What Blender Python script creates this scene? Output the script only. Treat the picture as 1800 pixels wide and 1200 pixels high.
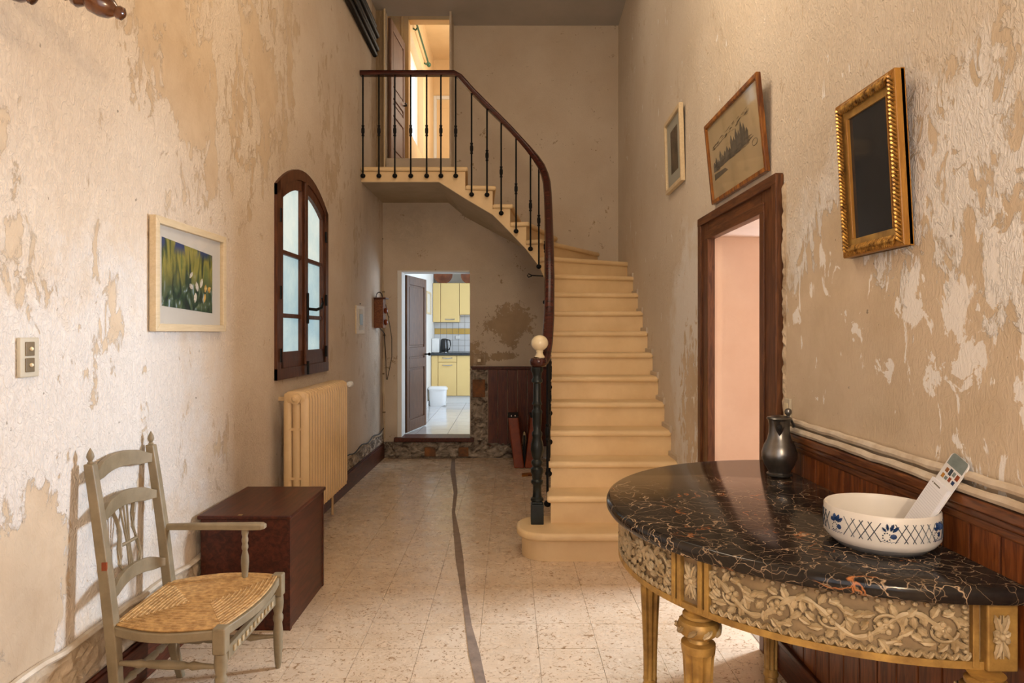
import bpy, math, random
from mathutils import Vector, Matrix
R = math.radians
random.seed(7)
for o in list(bpy.data.objects): bpy.data.objects.remove(o)
sc = bpy.context.scene
COL = sc.collection

# ------------------------------------------------------------------ camera
F = 1200.0; VX, VY, CH = 895.0, 585.0, 1.48
cam = bpy.data.cameras.new('camera'); co = bpy.data.objects.new('camera', cam); COL.objects.link(co)
cam.sensor_width = 36; cam.lens = 36 * F / 1800
cam.shift_x = (900 - VX) / 1800; cam.shift_y = -(600 - VY) / 1800
co.location = (0, 0, CH); co.rotation_euler = (R(90), 0, 0); cam.clip_start = .02
sc.camera = co
# ------------------------------------------------------------------ world, light, exposure
w = bpy.data.worlds.new('world'); sc.world = w; w.use_nodes = True
w.node_tree.nodes['Background'].inputs[0].default_value = (.55, .72, 1, 1)
w.node_tree.nodes['Background'].inputs[1].default_value = .6
sc.view_settings.view_transform = 'Standard'; sc.view_settings.look = 'None'
sc.view_settings.gamma = 1; sc.view_settings.use_curve_mapping = False
sc.view_settings.exposure = 0.04
def area(name, loc, rot, sx, sy, power, col, spread=180):
    l = bpy.data.lights.new(name, 'AREA'); l.shape = 'RECTANGLE'; l.size = sx; l.size_y = sy
    l.energy = power; l.color = col; l.spread = R(spread)
    o = bpy.data.objects.new(name, l); COL.objects.link(o); o.location = loc; o.rotation_euler = rot
    return o
def point(name, loc, power, col, r=.08):
    l = bpy.data.lights.new(name, 'POINT'); l.energy = power; l.color = col; l.shadow_soft_size = r
    o = bpy.data.objects.new(name, l); COL.objects.link(o); o.location = loc; return o
area('entrance_daylight', (-.2, -1.1, 1.9), (R(90), 0, 0), 2.0, 2.6, 28, (.76, .87, 1))
area('side_room_daylight', (3.3, 4.35, 1.85), (R(90), 0, R(90)), .5, .9, 250, (.70, .84, 1))
point('hall_lamp', (.0, 3.2, 3.75), 66, (1, .79, .56), .40)
point('entrance_lamp', (.75, -.85, 2.2), 92, (1, .76, .50), .05)
area('stairwell_fill', (.3, 5.9, 4.9), (0, 0, 0), .9, .9, 5, (1, .82, .62))  # added warm fill to brighten the back of the hall, no fitting there
area('kitchen_daylight', (1.2, 10.3, 1.75), (R(90), 0, R(90)), 1.7, 1.5, 80, (.72, .85, 1))
area('bedroom_daylight', (-.1, 10.0, 4.9), (R(90), 0, R(90)), 1.6, 1.2, 34, (1, .90, .74))
area('arched_window_daylight', (-1.85, 5.11, 1.9), (R(90), 0, R(-90)), 1.0, 1.3, 30, (.75, .88, 1))

# ------------------------------------------------------------------ materials
MATS = {}
def nt(name):
    m = bpy.data.materials.new(name); m.use_nodes = True
    t = m.node_tree; b = t.nodes['Principled BSDF']; MATS[name] = m
    return m, t, b
def nd(t, kind, **kw):
    n = t.nodes.new(kind)
    for k, v in kw.items():
        if k in n.inputs: n.inputs[k].default_value = v
        else: setattr(n, k, v)
    return n
def lk(t, a, b): t.links.new(a, b)
def rgba(c): return (c[0], c[1], c[2], 1)
def srgb(r, g, b):
    f = lambda v: (v / 255 / 12.92) if v / 255 < .04045 else ((v / 255 + .055) / 1.055) ** 2.4
    return (f(r), f(g), f(b))
def noise(t, vec, scale, detail=4, rough=.55, dist=0):
    n = nd(t, 'ShaderNodeTexNoise', Scale=scale, Detail=detail, Roughness=rough, Distortion=dist)
    lk(t, vec, n.inputs['Vector']); return n.outputs[0]
def ramp(t, fac, stops):
    n = nd(t, 'ShaderNodeValToRGB'); e = n.color_ramp.elements
    while len(e) < len(stops): e.new(.5)
    for i, (p, c) in enumerate(stops):
        e[i].position = p; e[i].color = rgba(c) if not isinstance(c, (int, float)) else (c, c, c, 1)
    lk(t, fac, n.inputs[0]); return n.outputs[0]
def mix(t, fac, a, b, mode='MIX'):
    n = nd(t, 'ShaderNodeMix', data_type='RGBA', blend_type=mode)
    if isinstance(fac, float): n.inputs[0].default_value = fac
    else: lk(t, fac, n.inputs[0])
    for i, v in ((6, a), (7, b)):
        if isinstance(v, tuple): n.inputs[i].default_value = rgba(v)
        else: lk(t, v, n.inputs[i])
    return n.outputs[2]
def mth(t, op, a, b=None, clamp=False):
    n = nd(t, 'ShaderNodeMath', operation=op, use_clamp=clamp)
    for i, v in ((0, a), (1, b)):
        if v is None: continue
        if isinstance(v, (int, float)): n.inputs[i].default_value = v
        else: lk(t, v, n.inputs[i])
    return n.outputs[0]
def bump(t, b, h, strength, dist=.01):
    n = nd(t, 'ShaderNodeBump', Strength=strength, Distance=dist)
    lk(t, h, n.inputs['Height']); lk(t, n.outputs[0], b.inputs['Normal']); return n
def pos(t, scale=(1, 1, 1), obj=False):
    v = nd(t, 'ShaderNodeTexCoord').outputs['Object'] if obj else nd(t, 'ShaderNodeNewGeometry').outputs['Position']
    m = nd(t, 'ShaderNodeMapping'); m.inputs['Scale'].default_value = scale
    lk(t, v, m.inputs[0]); return m.outputs[0]
def M(name, c1, c2=None, scale=6, rough=.5, metal=0, bmp=0, bscale=60, stretch=(1, 1, 1), dist=0, spec=None, obj=False, lo=.35, hi=.65, coat=0, bd=.004):
    m, t, b = nt(name)
    b.inputs['Roughness'].default_value = rough; b.inputs['Metallic'].default_value = metal
    if spec is not None: b.inputs['Specular IOR Level'].default_value = spec
    if coat: b.inputs['Coat Weight'].default_value = coat; b.inputs['Coat Roughness'].default_value = .15
    p = pos(t, stretch, obj)
    c2 = c2 or tuple(v * .82 for v in c1)
    f = noise(t, p, scale, 6, .6, dist)
    lk(t, ramp(t, f, [(lo, c2), (hi, c1)]), b.inputs['Base Color'])
    if bmp: bump(t, b, noise(t, p, bscale, 5, .6, .5), bmp, bd)
    return m
def blob_sum(t, blobs):
    P = nd(t, 'ShaderNodeNewGeometry').outputs['Position']; tot = None
    for (c, r, wgt) in blobs:
        a = nd(t, 'ShaderNodeVectorMath', operation='SUBTRACT'); lk(t, P, a.inputs[0]); a.inputs[1].default_value = c
        d = nd(t, 'ShaderNodeVectorMath', operation='DIVIDE'); lk(t, a.outputs[0], d.inputs[0]); d.inputs[1].default_value = r
        l = nd(t, 'ShaderNodeVectorMath', operation='LENGTH'); lk(t, d.outputs[0], l.inputs[0])
        v = mth(t, 'SUBTRACT', 1.3, l.outputs['Value'], True); v = mth(t, 'MULTIPLY', v, wgt)
        tot = v if tot is None else mth(t, 'ADD', tot, v)
    return tot
def plaster(name, paint, paint2, bare, bare2, blobs, base=0.0, stretch=(1, 1, .55), stains=None, bstr=.55, thr=.5, light=None, lcol=None, hf=.38, spots=None):
    """old wall paint, flaked off to the undercoat where the blobs say so"""
    m, t, b = nt(name); b.inputs['Roughness'].default_value = .75
    b.inputs['Specular IOR Level'].default_value = .25
    p = pos(t, stretch); p1 = pos(t)
    v = mth(t, 'ADD', mth(t, 'MULTIPLY', noise(t, p, 2.6, 10, .68, .35), 1 - hf), mth(t, 'MULTIPLY', noise(t, p, 13, 7, .65, .8), hf))
    v = mth(t, 'ADD', v, base); bs = blob_sum(t, blobs)
    if bs is not None: v = mth(t, 'ADD', v, bs)
    mask = ramp(t, v, [(thr, 0.0), (thr + .018, 1.0)])
    pc = ramp(t, noise(t, p1, 1.7, 6, .6), [(.32, paint2), (.62, paint)])
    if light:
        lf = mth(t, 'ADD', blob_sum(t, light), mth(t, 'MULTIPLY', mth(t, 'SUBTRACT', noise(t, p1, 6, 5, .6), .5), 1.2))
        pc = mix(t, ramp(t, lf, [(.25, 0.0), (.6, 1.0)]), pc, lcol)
    pc = mix(t, mth(t, 'MULTIPLY', noise(t, p, 34, 4, .6, 1.5), .22), pc, tuple(x * .55 for x in paint2))
    bc = ramp(t, noise(t, p1, 4, 8, .65, .5), [(.35, bare2), (.6, bare)])
    c = mix(t, mask, pc, bc)
    sp = ramp(t, noise(t, p1, 30, 3, .5), [(.24, 1.0), (.27, 0.0)])       # small brown nicks
    c = mix(t, mth(t, 'MULTIPLY', sp, .75), c, tuple(x * .35 for x in bare))
    if spots:
        v2 = mth(t, 'ADD', noise(t, p, 10, 7, .62, .7), mth(t, 'MULTIPLY', blob_sum(t, spots), .11))
        c = mix(t, ramp(t, v2, [(.655, 0.0), (.668, 1.0)]), c, lcol)
    if stains:
        s = blob_sum(t, stains); s = mth(t, 'MULTIPLY', s, mth(t, 'MULTIPLY', noise(t, p, 5, 8, .7, .6), 1.7), True)
        c = mix(t, s, c, tuple(x * .38 for x in bare2))
    lk(t, c, b.inputs['Base Color'])
    ns = ramp(t, noise(t, p, 42, 3, .55, 2.2), [(.38, 0.0), (.62, 1.0)])
    h = mth(t, 'MULTIPLY', ns, mth(t, 'SUBTRACT', 1.0, mth(t, 'MULTIPLY', mask, .8)))
    h = mth(t, 'SUBTRACT', h, mth(t, 'MULTIPLY', mask, 1.1))
    bump(t, b, h, bstr, .007)
    return m
def wood(name, c1, c2, axis=2, rough=.4, scale=9, coat=0, bmp=.15):
    st = [7, 7, 7]; st[axis] = .7; coat *= .4
    return M(name, c1, c2, scale, rough, 0, bmp, 20, tuple(st), .8, .28, False, .38, .66, coat, .002)

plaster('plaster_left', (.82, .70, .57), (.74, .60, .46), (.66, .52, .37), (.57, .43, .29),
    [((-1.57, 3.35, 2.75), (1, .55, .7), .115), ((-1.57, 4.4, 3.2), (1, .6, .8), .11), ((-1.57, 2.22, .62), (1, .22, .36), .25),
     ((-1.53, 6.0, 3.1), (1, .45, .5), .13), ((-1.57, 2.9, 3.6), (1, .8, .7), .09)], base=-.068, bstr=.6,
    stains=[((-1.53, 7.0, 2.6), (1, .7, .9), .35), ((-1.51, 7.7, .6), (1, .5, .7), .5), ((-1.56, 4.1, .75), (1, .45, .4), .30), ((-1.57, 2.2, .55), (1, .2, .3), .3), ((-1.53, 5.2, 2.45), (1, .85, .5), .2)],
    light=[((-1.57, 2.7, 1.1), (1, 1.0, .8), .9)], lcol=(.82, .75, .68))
plaster('plaster_right', (.80, .71, .60), (.74, .64, .52), (.68, .56, .42), (.61, .49, .35),
    [((1.2, 2.72, 1.50), (1, .38, .42), .22), ((1.2, 2.25, 1.22), (1, .75, .44), .30), ((1.2, 1.75, 1.12), (1, .6, .28), .20),
     ((1.21, 4.5, 1.0), (1, .32, .72), .17), ((1.2, 2.45, 1.72), (1, .2, .28), .10), ((1.2, 1.75, 1.85), (1, .5, .6), .075)], base=-.10, bstr=.6, hf=.55, spots=[((1.2, 1.72, 1.3), (1, .42, .45), 1.0), ((1.2, 2.0, 1.6), (1, .9, .3), .8)],
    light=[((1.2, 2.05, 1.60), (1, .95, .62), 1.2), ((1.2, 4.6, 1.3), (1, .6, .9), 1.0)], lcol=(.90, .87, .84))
plaster('plaster_back', (.74, .63, .50), (.66, .54, .41), (.44, .32, .20), (.36, .26, .16),
    [((-.03, 8.1, 1.58), (.32, 1, .27), .20), ((-.42, 8.1, 1.2), (.16, 1, .2), .2), ((-.05, 8.1, 1.2), (.2, 1, .06), .2)], base=-.10, stretch=(2.2, 2.2, 2.2),
    stains=[((-1.2, 8.1, 2.75), (.5, 1, .35), .35), ((-.6, 8.1, .2), (1.1, 1, .2), .4), ((-.2, 8.1, 2.2), (.6, 1, .3), .15)], bstr=.5)
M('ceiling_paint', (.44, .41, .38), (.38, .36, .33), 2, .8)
M('pink_plaster', (.82, .60, .46), (.76, .53, .39), 2.5, .8, 0, .35, 22)
M('room_white', (.78, .76, .72), (.72, .70, .66), 2, .8)
M('orange_paint', (.72, .43, .15), (.62, .36, .12), 3, .6)
M('cream_room', (.83, .62, .36), (.78, .57, .32), 3, .7)
M('peeled_masonry', (.50, .42, .33), (.07, .045, .03), 9, .9, 0, .9, 24, (1, 1, 1.4), 1.2, bd=.02)
M('rough_skirt_plaster', (.62, .50, .36), (.28, .19, .11), 6, .85, 0, .8, 20, (1, 1, 1), .8, bd=.015)
M('brick_orange', (.30, .12, .04), (.09, .05, .03), 9, .85, 0, .6, 30)
wood('dark_red_wood', (.12, .030, .012), (.050, .012, .006), 2)
wood('dark_red_wood_y', (.12, .030, .012), (.050, .012, .006), 1)
wood('door_wood', (.17, .065, .024), (.075, .026, .010), 2)
wood('door_wood_y', (.17, .065, .024), (.075, .026, .010), 1)
wood('plank_wood', (.26, .080, .020), (.10, .026, .008), 2, .35)
wood('plank_wood_dark', (.16, .038, .012), (.065, .015, .006), 2, .35)
wood('rail_wood', (.24, .085, .026), (.09, .027, .010), 1, .28, coat=.5)
wood('window_wood', (.14, .050, .022), (.06, .020, .010), 2, .45)
wood('chest_wood', (.100, .024, .011), (.042, .011, .006), 1, .38, 6, .2)
wood('handrail_wood', (.085, .018, .010), (.03, .008, .006), 0, .22, 6, .6)
wood('kitchen_door_wood', (.17, .070, .026), (.085, .034, .013), 2, .4)
wood('mauve_door', (.36, .21, .14), (.27, .15, .10), 2, .5)
wood('tan_board', (.33, .23, .13), (.23, .155, .08), 2, .6)
wood('pale_frame', (.72, .58, .38), (.64, .50, .31), 1, .4)
wood('burl_frame', (.44, .17, .028), (.12, .035, .010), 2, .3, 5, .5)
wood('gilt_side', (.42, .20, .035), (.30, .13, .022), 2, .35)
M('stone', (.86, .64, .36), (.76, .54, .28), 3, .5, 0, .25, 18)
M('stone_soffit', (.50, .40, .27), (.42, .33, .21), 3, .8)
M('iron_green', (.012, .018, .017), (.005, .007, .007), 10, .32, .3, .2, 60)
M('black_iron', (.005, .005, .006), (.003, .003, .003), 10, .5, 0, 0, 60, (1, 1, 1), 0, .2)
M('ivory', (.84, .72, .48), (.80, .66, .42), 4, .22, coat=.5)
M('grey_paint', (.29, .225, .135), (.21, .16, .09), 12, .5, 0, .15, 40)
M('rush', (.66, .40, .155), (.36, .19, .06), 14, .65, 0, .3, 60, (3, 3, 3))
M('radiator_paint', (.70, .49, .26), (.63, .43, .22), 5, .35)
M('white_plastic', (.80, .80, .78), (.76, .76, .74), 5, .35)
M('white_enamel', (.82, .83, .84), (.78, .79, .80), 5, .3)
M('yellowed_plastic', (.62, .55, .42), (.55, .48, .36), 5, .4)
M('brown_plastic', (.20, .14, .07), (.16, .11, .05), 5, .4)
M('brass', (.62, .48, .22), (.5, .38, .16), 12, .3, .9)
M('chrome', (.62, .62, .62), (.5, .5, .5), 12, .25, 1)
M('pewter', (.27, .26, .25), (.14, .135, .13), 5, .30, .92, .12, 8)
M('mat_board', (.70, .65, .57), (.67, .62, .54), 3, .8)
M('grey_mat', (.42, .43, .38), (.39, .40, .35), 3, .8)
M('sepia_paper', (.50, .40, .25), (.42, .33, .19), 4, .6)
M('ink', (.09, .08, .06), (.15, .13, .10), 20, .7)
M('photo_dark', (.15, .10, .06), (.018, .015, .012), 9, .5, obj=True)
M('gilt', (.78, .46, .12), (.16, .07, .02), 45, .28, .85, .3, 80)
M('aged_gilt', (.58, .36, .10), (.30, .17, .05), 14, .42, .3, .2, 40)
M('frieze_ground', (.36, .25, .13), (.22, .15, .08), 14, .6)  # darker recess ground, crevice shade put into the colour to strengthen the relief
M('carved_paint', (.56, .44, .27), (.34, .24, .12), 16, .5, .05, .2, 60)
M('leather', (.30, .060, .014), (.18, .032, .009), 10, .38, 0, .15, 80)
M('dark_lining', (.012, .009, .008), None, 5, .8)
M('yellow_laminate', (.80, .58, .24), (.78, .56, .23), 2, .35)
M('dark_worktop', (.045, .055, .065), (.02, .025, .03), 60, .25)
M('kitchen_tile', (.70, .70, .70), (.64, .64, .64), 6, .15)
M('yellow_tile', (.68, .44, .12), (.60, .38, .10), 6, .15)
M('grout', (.36, .34, .31), None, 10, .9)
M('kitchen_floor_tile', (.66, .66, .67), (.58, .58, .60), 3, .13)
M('black_plastic', (.012, .012, .013), None, 5, .25)
M('copper_wood', (.30, .085, .022), (.14, .035, .010), 6, .3, coat=.4)
M('green_metal', (.05, .16, .10), (.04, .12, .08), 5, .35, .2)
M('cement_strip', (.30, .22, .165), (.20, .145, .11), 14, .8, 0, .4, 40)
M('pipe_cream', (.62, .50, .36), (.50, .38, .25), 8, .7, 0, .5, 20)
M('white_pipe', (.74, .66, .55), (.55, .44, .32), 9, .6, 0, .5, 24, bd=.006)
M('ceramic', (.80, .76, .71), (.77, .72, .66), 3, .35)
M('ceramic_inner', (.78, .70, .60), (.74, .65, .54), 3, .4)
M('ceramic_foot', (.36, .36, .36), (.33, .33, .33), 3, .45)
M('blue_glaze', (.012, .045, .15), (.008, .03, .11), 20, .3)
M('slate_glaze', (.05, .07, .095), None, 20, .35)
M('paper', (.80, .81, .88), (.78, .79, .86), 3, .7)
M('paper_line', (.52, .54, .62), None, 3, .7)
M('print_grey', (.22, .27, .27), (.17, .21, .21), 40, .4)
M('card_white', (.80, .80, .82), None, 3, .4)
M('dark_floor', (.35, .26, .18), None, 3, .6)
M('turned_dark_wood', (.20, .065, .016), (.035, .010, .005), 14, .2, 0, .1, 30, (1, 1, 1), 0, coat=.7)

def tile_mat():
    m, t, b = nt('terrazzo_tile'); b.inputs['Roughness'].default_value = .30
    p = pos(t)
    c = ramp(t, noise(t, p, 2.2, 6, .6), [(.3, (.64, .47, .31)), (.65, (.76, .60, .44))])
    f = ramp(t, noise(t, p, 26, 3, .6, 2.6), [(.36, 1.0), (.42, 0.0)])
    c = mix(t, mth(t, 'MULTIPLY', f, .9), c, (.30, .17, .08))
    f2 = ramp(t, noise(t, p, 26, 2, .5, 2.8), [(.60, 0.0), (.66, 1.0)])
    c = mix(t, mth(t, 'MULTIPLY', f2, .5), c, (.80, .68, .53))
    lk(t, c, b.inputs['Base Color'])
    lk(t, ramp(t, noise(t, p, 7, 5, .6), [(.3, .18), (.7, .36)]), b.inputs['Roughness'])
    bump(t, b, noise(t, p, 30, 4, .6, 1.5), .12, .004)
tile_mat()
M('tile_joint', (.42, .31, .21), None, 20, .85)
def marble_mat():
    m, t, b = nt('black_gold_marble'); b.inputs['Roughness'].default_value = .13; b.inputs['Specular IOR Level'].default_value = .30
    p = pos(t)
    def vein(scale, width, seed, dist):
        mp = nd(t, 'ShaderNodeMapping'); mp.inputs['Location'].default_value = (seed, seed * .7, seed * 1.3); lk(t, p, mp.inputs[0])
        nn = nd(t, 'ShaderNodeTexNoise', Scale=6.0, Detail=4.0); lk(t, mp.outputs[0], nn.inputs['Vector'])
        ad = nd(t, 'ShaderNodeVectorMath', operation='MULTIPLY_ADD'); lk(t, nn.outputs['Color'], ad.inputs[0])
        ad.inputs[1].default_value = (dist, dist, dist); lk(t, mp.outputs[0], ad.inputs[2])
        v = nd(t, 'ShaderNodeTexVoronoi', feature='DISTANCE_TO_EDGE', Scale=scale); lk(t, ad.outputs[0], v.inputs['Vector'])
        return ramp(t, v.outputs['Distance'], [(0, 1.0), (width, 0.0)])
    base = ramp(t, noise(t, p, 5, 8, .7, 1), [(.3, (.006, .006, .008)), (.7, (.035, .027, .022))])
    gate = ramp(t, noise(t, p, 3.5, 4, .6), [(.36, 0.0), (.58, 1.0)])
    c = mix(t, mth(t, 'MULTIPLY', vein(10, .020, 1.2, .30), gate), base, (.62, .44, .28))
    c = mix(t, mth(t, 'MULTIPLY', vein(19, .016, 4.1, .20), .55), c, (.40, .27, .16))
    g2 = ramp(t, noise(t, p, 6, 3, .6), [(.56, 0.0), (.66, 1.0)])
    c = mix(t, mth(t, 'MULTIPLY', vein(7, .035, 7.7, .34), g2), c, (.52, .19, .06))
    lk(t, c, b.inputs['Base Color'])
marble_mat()
def emis(name, col, s, c2=None):
    m, t, b = nt(name); b.inputs['Base Color'].default_value = (.3, .35, .37, 1); b.inputs['Roughness'].default_value = .25
    p = pos(t)
    cc = ramp(t, noise(t, p, 3, 4, .6), [(.35, c2 or col), (.65, col)])
    lk(t, cc, b.inputs['Emission Color']); b.inputs['Emission Strength'].default_value = s
    bump(t, b, noise(t, p, 16, 3, .5, 1.5), .5, .01)
emis('frosted_pane', srgb(196, 222, 222), .72, srgb(150, 192, 205))
emis('frosted_pane_upper', srgb(222, 232, 222), .85, srgb(190, 214, 212))
emis('daylight_pane', (.72, .88, 1), 1.15)
def glass(name, tint=(1, 1, 1)):
    m, t, b = nt(name)
    g = nd(t, 'ShaderNodeBsdfGlossy', Roughness=.05); tr = nd(t, 'ShaderNodeBsdfTransparent'); mx = nd(t, 'ShaderNodeMixShader')
    mx.inputs[0].default_value = .09; lk(t, tr.outputs[0], mx.inputs[1]); lk(t, g.outputs[0], mx.inputs[2])
    lk(t, mx.outputs[0], t.nodes['Material Output'].inputs[0])
glass('picture_glass')
m, t, b = nt('mirror_glass'); b.inputs['Base Color'].default_value = (.022, .027, .034, 1); b.inputs['Roughness'].default_value = .08
def painting():
    m, t, b = nt('garden_painting'); b.inputs['Roughness'].default_value = .5
    p = pos(t, (1, 9, 2.2)); q = pos(t, (1, 6, 4))
    a = ramp(t, noise(t, p, 2.0, 3, .5, .6), [(.36, (.012, .028, .03)), (.46, (.09, .12, .03)), (.56, (.36, .31, .06)), (.68, (.16, .20, .05))])
    lo = ramp(t, noise(t, q, 2.3, 4, .5, 1.5), [(.36, (.010, .02, .015)), (.48, (.03, .07, .03)), (.58, (.10, .14, .06)), (.66, (.38, .48, .55))])
    g = nd(t, 'ShaderNodeSeparateXYZ'); lk(t, nd(t, 'ShaderNodeNewGeometry').outputs['Position'], g.inputs[0])
    f = mth(t, 'MULTIPLY', mth(t, 'SUBTRACT', g.outputs[2], 1.68), 10, True)
    c = mix(t, f, lo, a)
    f2 = mth(t, 'MULTIPLY', mth(t, 'SUBTRACT', g.outputs[2], 1.845), 25, True)
    f3 = ramp(t, noise(t, p, 1.4, 2, .5), [(.45, 1.0), (.5, 0.0)])
    c = mix(t, mth(t, 'MULTIPLY', f2, f3), c, (.02, .05, .16))
    lk(t, c, b.inputs['Base Color'])
painting()

# ------------------------------------------------------------------ mesh builder
class MB:
    def __init__(s): s.v = []; s.f = []
    def add(s, vs, fs):
        n = len(s.v); s.v += [tuple(v) for v in vs]; s.f += [tuple(i + n for i in f) for f in fs]; return s
    def box(s, x0, x1, y0, y1, z0, z1, T=None):
        vs = [(x, y, z) for z in (z0, z1) for y in (y0, y1) for x in (x0, x1)]
        if T: vs = [T(*v) for v in vs]
        return s.add(vs, [(0, 2, 3, 1), (4, 5, 7, 6), (0, 1, 5, 4), (2, 6, 7, 3), (0, 4, 6, 2), (1, 3, 7, 5)])
    def hexa(s, bot, top):
        n = len(bot)
        return s.add(list(bot) + list(top), [tuple(range(n - 1, -1, -1)), tuple(range(n, 2 * n))] + [(i, (i + 1) % n, n + (i + 1) % n, n + i) for i in range(n)])
    def prism(s, poly, a0, a1, T):
        """poly in (u,v); extruded a0..a1; T(u,v,a) -> xyz"""
        return s.hexa([T(u, v, a0) for u, v in poly], [T(u, v, a1) for u, v in poly])
    def rings(s, rings, cap=True):
        n = len(rings[0]); vs = [p for r in rings for p in r]; fs = []
        for k in range(len(rings) - 1):
            for i in range(n):
                j = (i + 1) % n; fs.append((k * n + i, k * n + j, (k + 1) * n + j, (k + 1) * n + i))
        if cap: fs.append(tuple(range(n - 1, -1, -1))); fs.append(tuple((len(rings) - 1) * n + i for i in range(n)))
        return s.add(vs, fs)
    def tube(s, pts, r, seg=8, ry=None, up=(0, 0, 1)):
        pts = [Vector(p) for p in pts]; rs = []
        for i, p in enumerate(pts):
            d = (pts[min(i + 1, len(pts) - 1)] - pts[max(i - 1, 0)]).normalized()
            u = Vector(up)
            if abs(d.dot(u)) > .98: u = Vector((1, 0, 0))
            a = d.cross(u).normalized(); b = a.cross(d).normalized()
            ra = r[i] if isinstance(r, (list, tuple)) else r
            rb = ra if ry is None else (ry[i] if isinstance(ry, (list, tuple)) else ry)
            rs.append([p + a * ra * math.cos(2 * math.pi * k / seg) + b * rb * math.sin(2 * math.pi * k / seg) for k in range(seg)])
        return s.rings(rs)
    def lathe(s, prof, c, seg=20, axis='z', flute=None, sq=None):
        """prof [(r,h)], flute (n, depth, h0, h1)"""
        rs = []
        for r, h in prof:
            ring = []
            for k in range(seg):
                a = 2 * math.pi * k / seg; rr = r
                if flute and flute[2] <= h <= flute[3]: rr = r * (1 - flute[1] * abs(math.cos(flute[0] * a / 2)) ** .7)
                x, y = rr * math.cos(a), rr * math.sin(a)
                if axis == 'z': q = (c[0] + x, c[1] + y, c[2] + h)
                elif axis == 'y': q = (c[0] + x, c[1] + h, c[2] + y)
                else: q = (c[0] + h, c[1] + x, c[2] + y)
                ring.append(q)
            rs.append(ring)
        return s.rings(rs)
    def ell(s, c, rx, ry, rz, T=None, n=8, m=6):
        rs = []
        for i in range(m + 1):
            ph = -math.pi / 2 + math.pi * (i / m) * .998 + .001
            rs.append([(c[0] + rx * math.cos(ph) * math.cos(2 * math.pi * k / n), c[1] + ry * math.cos(ph) * math.sin(2 * math.pi * k / n), c[2] + rz * math.sin(ph)) for k in range(n)])
        if T: rs = [[T(*q) for q in r] for r in rs]
        return s.rings(rs)
def worldloc(p):
    l = Vector((0, 0, 0))
    while p: l += p.location; p = p.parent
    return l
def ob(name, mb, mat, parent=None, bevel=0, smooth=False, label=None, seg=2):
    off = worldloc(parent) if parent else Vector((0, 0, 0))
    me = bpy.data.meshes.new(name); me.from_pydata([tuple(Vector(v) - off) for v in mb.v], [], mb.f); me.update()
    import bmesh
    bm = bmesh.new(); bm.from_mesh(me); bmesh.ops.recalc_face_normals(bm, faces=bm.faces); bm.to_mesh(me); bm.free()
    me.materials.append(MATS[mat])
    o = bpy.data.objects.new(name, me); COL.objects.link(o)
    if parent: o.parent = parent
    if smooth:
        for p in me.polygons: p.use_smooth = True
        me.set_sharp_from_angle(angle=R(42))
    if bevel:
        b = o.modifiers.new('bevel', 'BEVEL'); b.width = bevel; b.segments = seg; b.limit_method = 'ANGLE'; b.angle_limit = R(35)
        if smooth: pass
    if label: o['label'] = label
    return o
def tag(o, label, cat, group=None):
    o['label'] = label; o['category'] = cat
    if group: o['group'] = group
    return o
def thing(name, label, cat, loc, group=None):
    o = bpy.data.objects.new(name, None); COL.objects.link(o); o.location = loc; o.empty_display_size = .1
    return tag(o, label, cat, group)
def struct(o): o['kind'] = 'structure'; return o
def sroot(name, loc=(0, 0, 0)):
    o = bpy.data.objects.new(name, None); COL.objects.link(o); o.location = loc; o.empty_display_size = .1; return struct(o)
def bx(*a): return MB().box(*a)

D = 8.1; CZ = 5.125; XR = 1.20
def xl(y): return -1.50 - (D - y) * .0145
def xr(y): return XR if y < 4.3 else XR + .025 * (y - 4.3)
def LW(s, z, n): return (xl(s) + n, s, z)            # left wall, n into the room
def RW(s, z, n): return (xr(s) - n, s, z)            # right wall, n into the room

# ------------------------------------------------------------------ room shell
fl = struct(ob('floor', bx(-1.75, 1.32, -1.3, 8.1, -.12, -.006), 'tile_joint'))
ob('floor_surface', bx(-1.62, 1.2, -1.25, 2.655, -.006, 0), 'terrazzo_tile', fl)
tm = None; TX, TY = .2795, .2725
for i in range(-7, 5):
    for j in range(-1, 20):
        x0 = .138 + i * TX; y0 = 2.9300 + j * TY
        x1, y1 = x0 + TX, y0 + TY
        if x0 < -1.6: x0 = -1.6
        x1 = min(x1, 1.19 if y0 < 4.3 else xr(y0)); y1 = min(y1, 8.10)
        if y1 - y0 < .02 or x1 - x0 < .02: continue
        if x0 > .45 and y0 > 4.75: continue
        g = .0009; z = random.uniform(-.0008, .0008)
        if abs(x1 - x0 - TX) < 1e-4 and abs(y1 - y0 - TY) < 1e-4:
            if tm is None:
                q = ob('tile', MB().box(g, TX - g, g, TY - g, -.008, 0), 'terrazzo_tile', fl, 0); tm = q.data; o = q
            else: o = bpy.data.objects.new('tile', tm); COL.objects.link(o); o.parent = fl
            o.location = (x0, y0, z)
        else: ob('tile', bx(x0 + g, x1 - g, y0 + g, y1 - g, -.008, z), 'terrazzo_tile', fl)
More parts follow.
